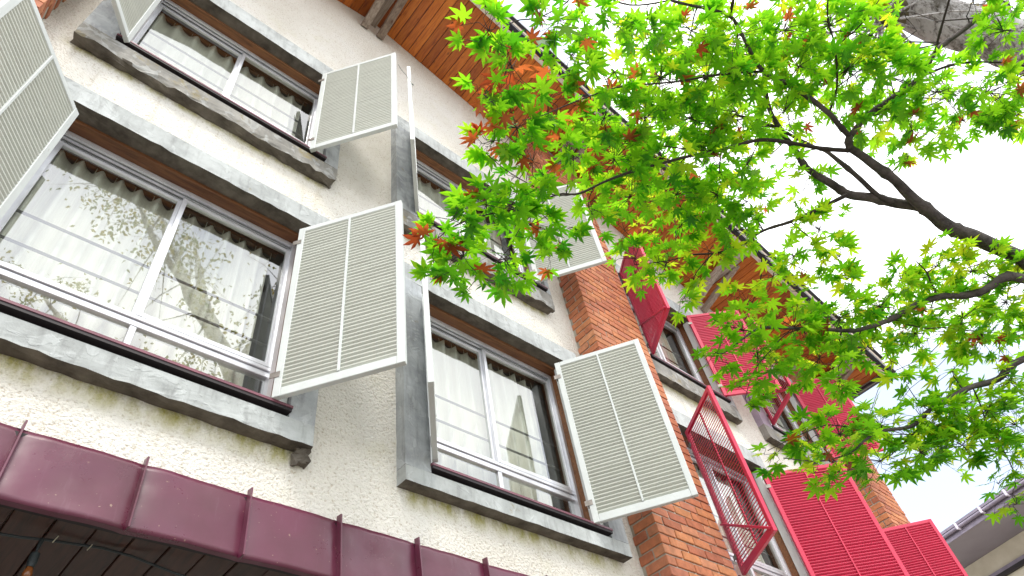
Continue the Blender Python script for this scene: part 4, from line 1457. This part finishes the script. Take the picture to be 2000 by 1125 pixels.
LEAVES = [leaf_geometry(s) for s in range(6)]
LEAF_MATS = [M['leaf'], M['leaf_dark'], M['leaf_yellow'], M['leaf_red']]
leaf_rnd = random.Random(21)
all_leaves, twigs = [], MB()
for (sx, sy, sz, sr, n, red, tone) in MAPLE_SPRAYS:
    n = int(n * (1.55 if tone < 0.94 else 1.0))
    c = Vector((sx, sy, sz))
    near = min(limb_pts, key=lambda q: (q[0] - c).length)
    a = near[0]
    # a twig from the nearest limb to the spray, then finer ones fanning out
    if (c - a).length > 0.03:
        r0 = min(near[1] * 0.7, 0.0035)
        L_ = (c - a).length
        path = []
        for q in range(6):
            t = q / 5
            w_ = sin(pi * t) * min(0.22 * L_, 0.09)
            path.append(a.lerp(c, t) + noise.noise_vector(a * 9 + c * 3 + Vector((t * 2.6, 0, 0))) * w_ + Vector((0, 0, 0.6 * w_)))
        twigs.tube(path, [r0 + (0.0012 - r0) * (q / 5) ** 0.6 for q in range(6)], 5)
    ends = []
    for k in range(max(3, n // 2)):
        while True:
            d = Vector((leaf_rnd.uniform(-1, 1), leaf_rnd.uniform(-1, 1), leaf_rnd.uniform(-1, 1)))
            if 0.15 < d.length < 1: break
        e = c + Vector((d.x * sr, d.y * sr, d.z * sr * 0.75)) * 0.92
        m_ = c + (e - c) * 0.5 + Vector((leaf_rnd.uniform(-.02, .02), leaf_rnd.uniform(-.02, .02), leaf_rnd.uniform(-.01, .02)))
        twigs.tube([c, m_, e], [0.0012, 0.0009, 0.0006], 4)
        ends.append((m_, e))
    for k in range(n):
        m_, e = ends[k % len(ends)]
        p0 = m_.lerp(e, leaf_rnd.uniform(0.2, 1.05))
        out = (p0 - c)
        out.z *= 0.3
        out = out.normalized() if out.length > 1e-4 else Vector((1, 0, 0))
        out = (out + Vector((leaf_rnd.gauss(0, .55), leaf_rnd.gauss(0, .55), -0.18 + leaf_rnd.gauss(0, .26)))).normalized()
        pet = leaf_rnd.uniform(0.012, 0.035)
        p1 = p0 + out * pet + Vector((0, 0, -pet * 0.25))
        nrm = Vector((leaf_rnd.gauss(0.05, .36), leaf_rnd.gauss(-0.12, .36), 1.0))
        nrm = (nrm - out * nrm.dot(out)).normalized()
        side = out.cross(nrm).normalized()
        s = leaf_rnd.choice((0.85, 1.0, 1.0, 1.12)) * leaf_rnd.uniform(0.038, 0.056)
        u = leaf_rnd.random()
        if u < red * 0.6: mi = 3
        elif leaf_rnd.random() < max(0, tone - 0.36) * 0.8: mi = 2
        elif leaf_rnd.random() < max(0.06, 0.50 - tone): mi = 1
        else: mi = 0
        mat4 = Matrix(((side.x * s, out.x * s, nrm.x * s, p1.x), (side.y * s, out.y * s, nrm.y * s, p1.y), (side.z * s, out.z * s, nrm.z * s, p1.z), (0, 0, 0, 1)))
        all_leaves.append((mat4, mi, leaf_rnd.randrange(len(LEAVES)), s, p0, p1))
tag(twigs.build('twigs', M['twig'], maple), kind='stuff')
# the leaves that show largest are parts of their own, the rest are one mass
def shown_size(q):
    px = to_pixel(q[0].translation)
    return -q[3] / px[2] if px and 15 < px[0] < 1985 and 15 < px[1] < 1110 else 1.0
order = sorted(range(len(all_leaves)), key=lambda i: shown_size(all_leaves[i]))
own = set(order[:300])
leaf_me = {}
mass, stalks = MB(), MB()
for i, (mat4, mi, li, s, p0, p1) in enumerate(all_leaves):
    v, f = LEAVES[li]
    stalks.tube([p0, p1], [0.0007, 0.0006], 3, caps=False)
    if i in own:
        if (li, mi) not in leaf_me:
            q = MB()
            q.poly(v, f)
            leaf_me[(li, mi)] = q.mesh('leaf', LEAF_MATS[mi])
        o = link('leaf', leaf_me[(li, mi)], maple)
        o.matrix_parent_inverse = INV[maple.name]
        o.matrix_basis = mat4
    else:
        mass.poly([mat4 @ Vector(p) for p in v], f, mi)
tag(mass.build('foliage', LEAF_MATS, maple), kind='stuff')
tag(stalks.build('leaf_stalks', M['twig'], maple), kind='stuff')

# ------------------------------------------------------------------ birch behind it (its crown is what the window panes reflect)
birch = thing('birch_tree', 'birch with thick pale mottled trunk leaning in above the maple', 'tree', (7.0, -2.6, 0))
b = MB()
BT = [(7.0, -2.6, -0.1, 0.42), (6.7, -2.45, 1.2, 0.34), (6.0, -2.1, 3.2, 0.28), (5.2, -1.68, 4.6, 0.25), (4.6, -1.46, 5.42, 0.18), (4.2, -1.25, 5.76, 0.155), (3.87, -1.09, 5.99, 0.15), (3.64, -1.02, 6.16, 0.155), (3.44, -1.06, 6.46, 0.15),
      (3.1, -1.15, 7.2, 0.16), (2.6, -1.5, 8.4, 0.13), (2.1, -2.0, 9.8, 0.10), (1.8, -2.5, 11.4, 0.06), (1.6, -2.8, 12.6, 0.02)]
sp = smooth_path(BT, 8)
pts, rad = [], []
for p in sp:
    v = Vector(p[:3])
    pts.append(v + noise.noise_vector(v * 2.2) * 0.03)
    rad.append(p[3] * (1 + 0.10 * noise.noise(v * 3.1)))
b.tube(pts, rad, 20)
me = b.mesh('trunk', M['birch'], smooth=True)
bm = bmesh.new(); bm.from_mesh(me)
for v in bm.verts:
    v.co += noise.noise_vector(v.co * 5) * 0.018 + noise.noise_vector(v.co * 14) * 0.007
bm.to_mesh(me); bm.free()
link('trunk', me, birch)
BIRCH_BR = [
    [(3.68, -0.98, 6.10, 0.13), (3.55, -0.88, 6.02, 0.085), (3.49, -0.81, 5.93, 0.06), (3.46, -0.77, 5.87, 0.03)],
    [(3.3, -1.05, 6.7, 0.11), (2.6, -0.9, 7.5, 0.08), (1.7, -0.7, 8.4, 0.06), (0.8, -0.5, 9.3, 0.04), (0.1, -0.4, 10.3, 0.015)],
    [(2.9, -1.3, 7.7, 0.10), (2.2, -2.0, 8.2, 0.08), (1.2, -2.6, 9.0, 0.06), (0.4, -3.2, 9.9, 0.035), (-0.3, -3.6, 10.9, 0.012)],
    [(2.5, -1.6, 8.7, 0.09), (2.7, -1.2, 9.6, 0.06), (2.7, -0.8, 10.8, 0.04), (2.5, -0.5, 12.0, 0.012)],
    [(2.0, -2.1, 10.1, 0.07), (1.3, -2.0, 10.9, 0.05), (0.7, -1.9, 12.0, 0.02)],
    [(3.0, -1.2, 7.4, 0.09), (3.7, -1.7, 8.2, 0.07), (4.5, -2.3, 9.2, 0.05), (5.2, -2.6, 10.3, 0.02)],
    [(4.3, -1.24, 5.70, 0.07), (4.4, -1.6, 6.4, 0.06), (4.8, -2.2, 7.4, 0.04), (5.3, -2.9, 8.6, 0.02)],
]
bl_rnd = random.Random(5)
tips = []
for L in BIRCH_BR:
    sp = smooth_path(L, 6)
    b = MB()
    b.tube([Vector(p[:3]) + noise.noise_vector(Vector(p[:3]) * 3) * 0.05 for p in sp], [p[3] for p in sp], 10)
    b.build('limb', M['knot'] if len(L) == 4 and L[0][3] > 0.12 else M['birch'], birch, smooth=True)
    if len(L) > 4 or L[0][2] > 5.65:
        tips += [Vector(p[:3]) for p in sp[len(sp) // 3:]]
tw, bf = MB(), MB()
for t0 in tips:
    for k in range(3):
        d = Vector((bl_rnd.gauss(0, 1), bl_rnd.gauss(0, 1), bl_rnd.gauss(-.1, .6))).normalized()
        e = t0 + d * bl_rnd.uniform(0.4, 1.0) + Vector((0, 0, -0.15))
        m_ = t0.lerp(e, 0.55) + Vector((0, 0, 0.10))
        tw.tube([t0, m_, e], [0.010, 0.006, 0.002], 4)
        if (t0.z < 6.6): continue
        for j in range(bl_rnd.choice((4, 8, 22, 40))):
            p = m_.lerp(e, bl_rnd.uniform(-0.2, 1.1)) + Vector((bl_rnd.gauss(0, .10), bl_rnd.gauss(0, .10), bl_rnd.gauss(-.08, .10)))
            s = bl_rnd.uniform(0.026, 0.042)
            ax = Vector((bl_rnd.gauss(0, 1), bl_rnd.gauss(0, 1), -0.8)).normalized()
            nn = ax.cross(Vector((bl_rnd.gauss(0, 1), bl_rnd.gauss(0, 1), bl_rnd.gauss(0, 1)))).normalized()
            sd = ax.cross(nn)
            bf.poly([p, p + ax * s * .7 + sd * s * .55, p + ax * s * 1.5 + sd * s * .25, p + ax * s * 2, p + ax * s * 1.5 - sd * s * .25, p + ax * s * .7 - sd * s * .55], [(0, 1, 2, 3, 4, 5)])
tag(tw.build('twigs', M['birch'], birch), kind='stuff')
tag(bf.build('foliage', M['birch_leaf'], birch), kind='stuff')
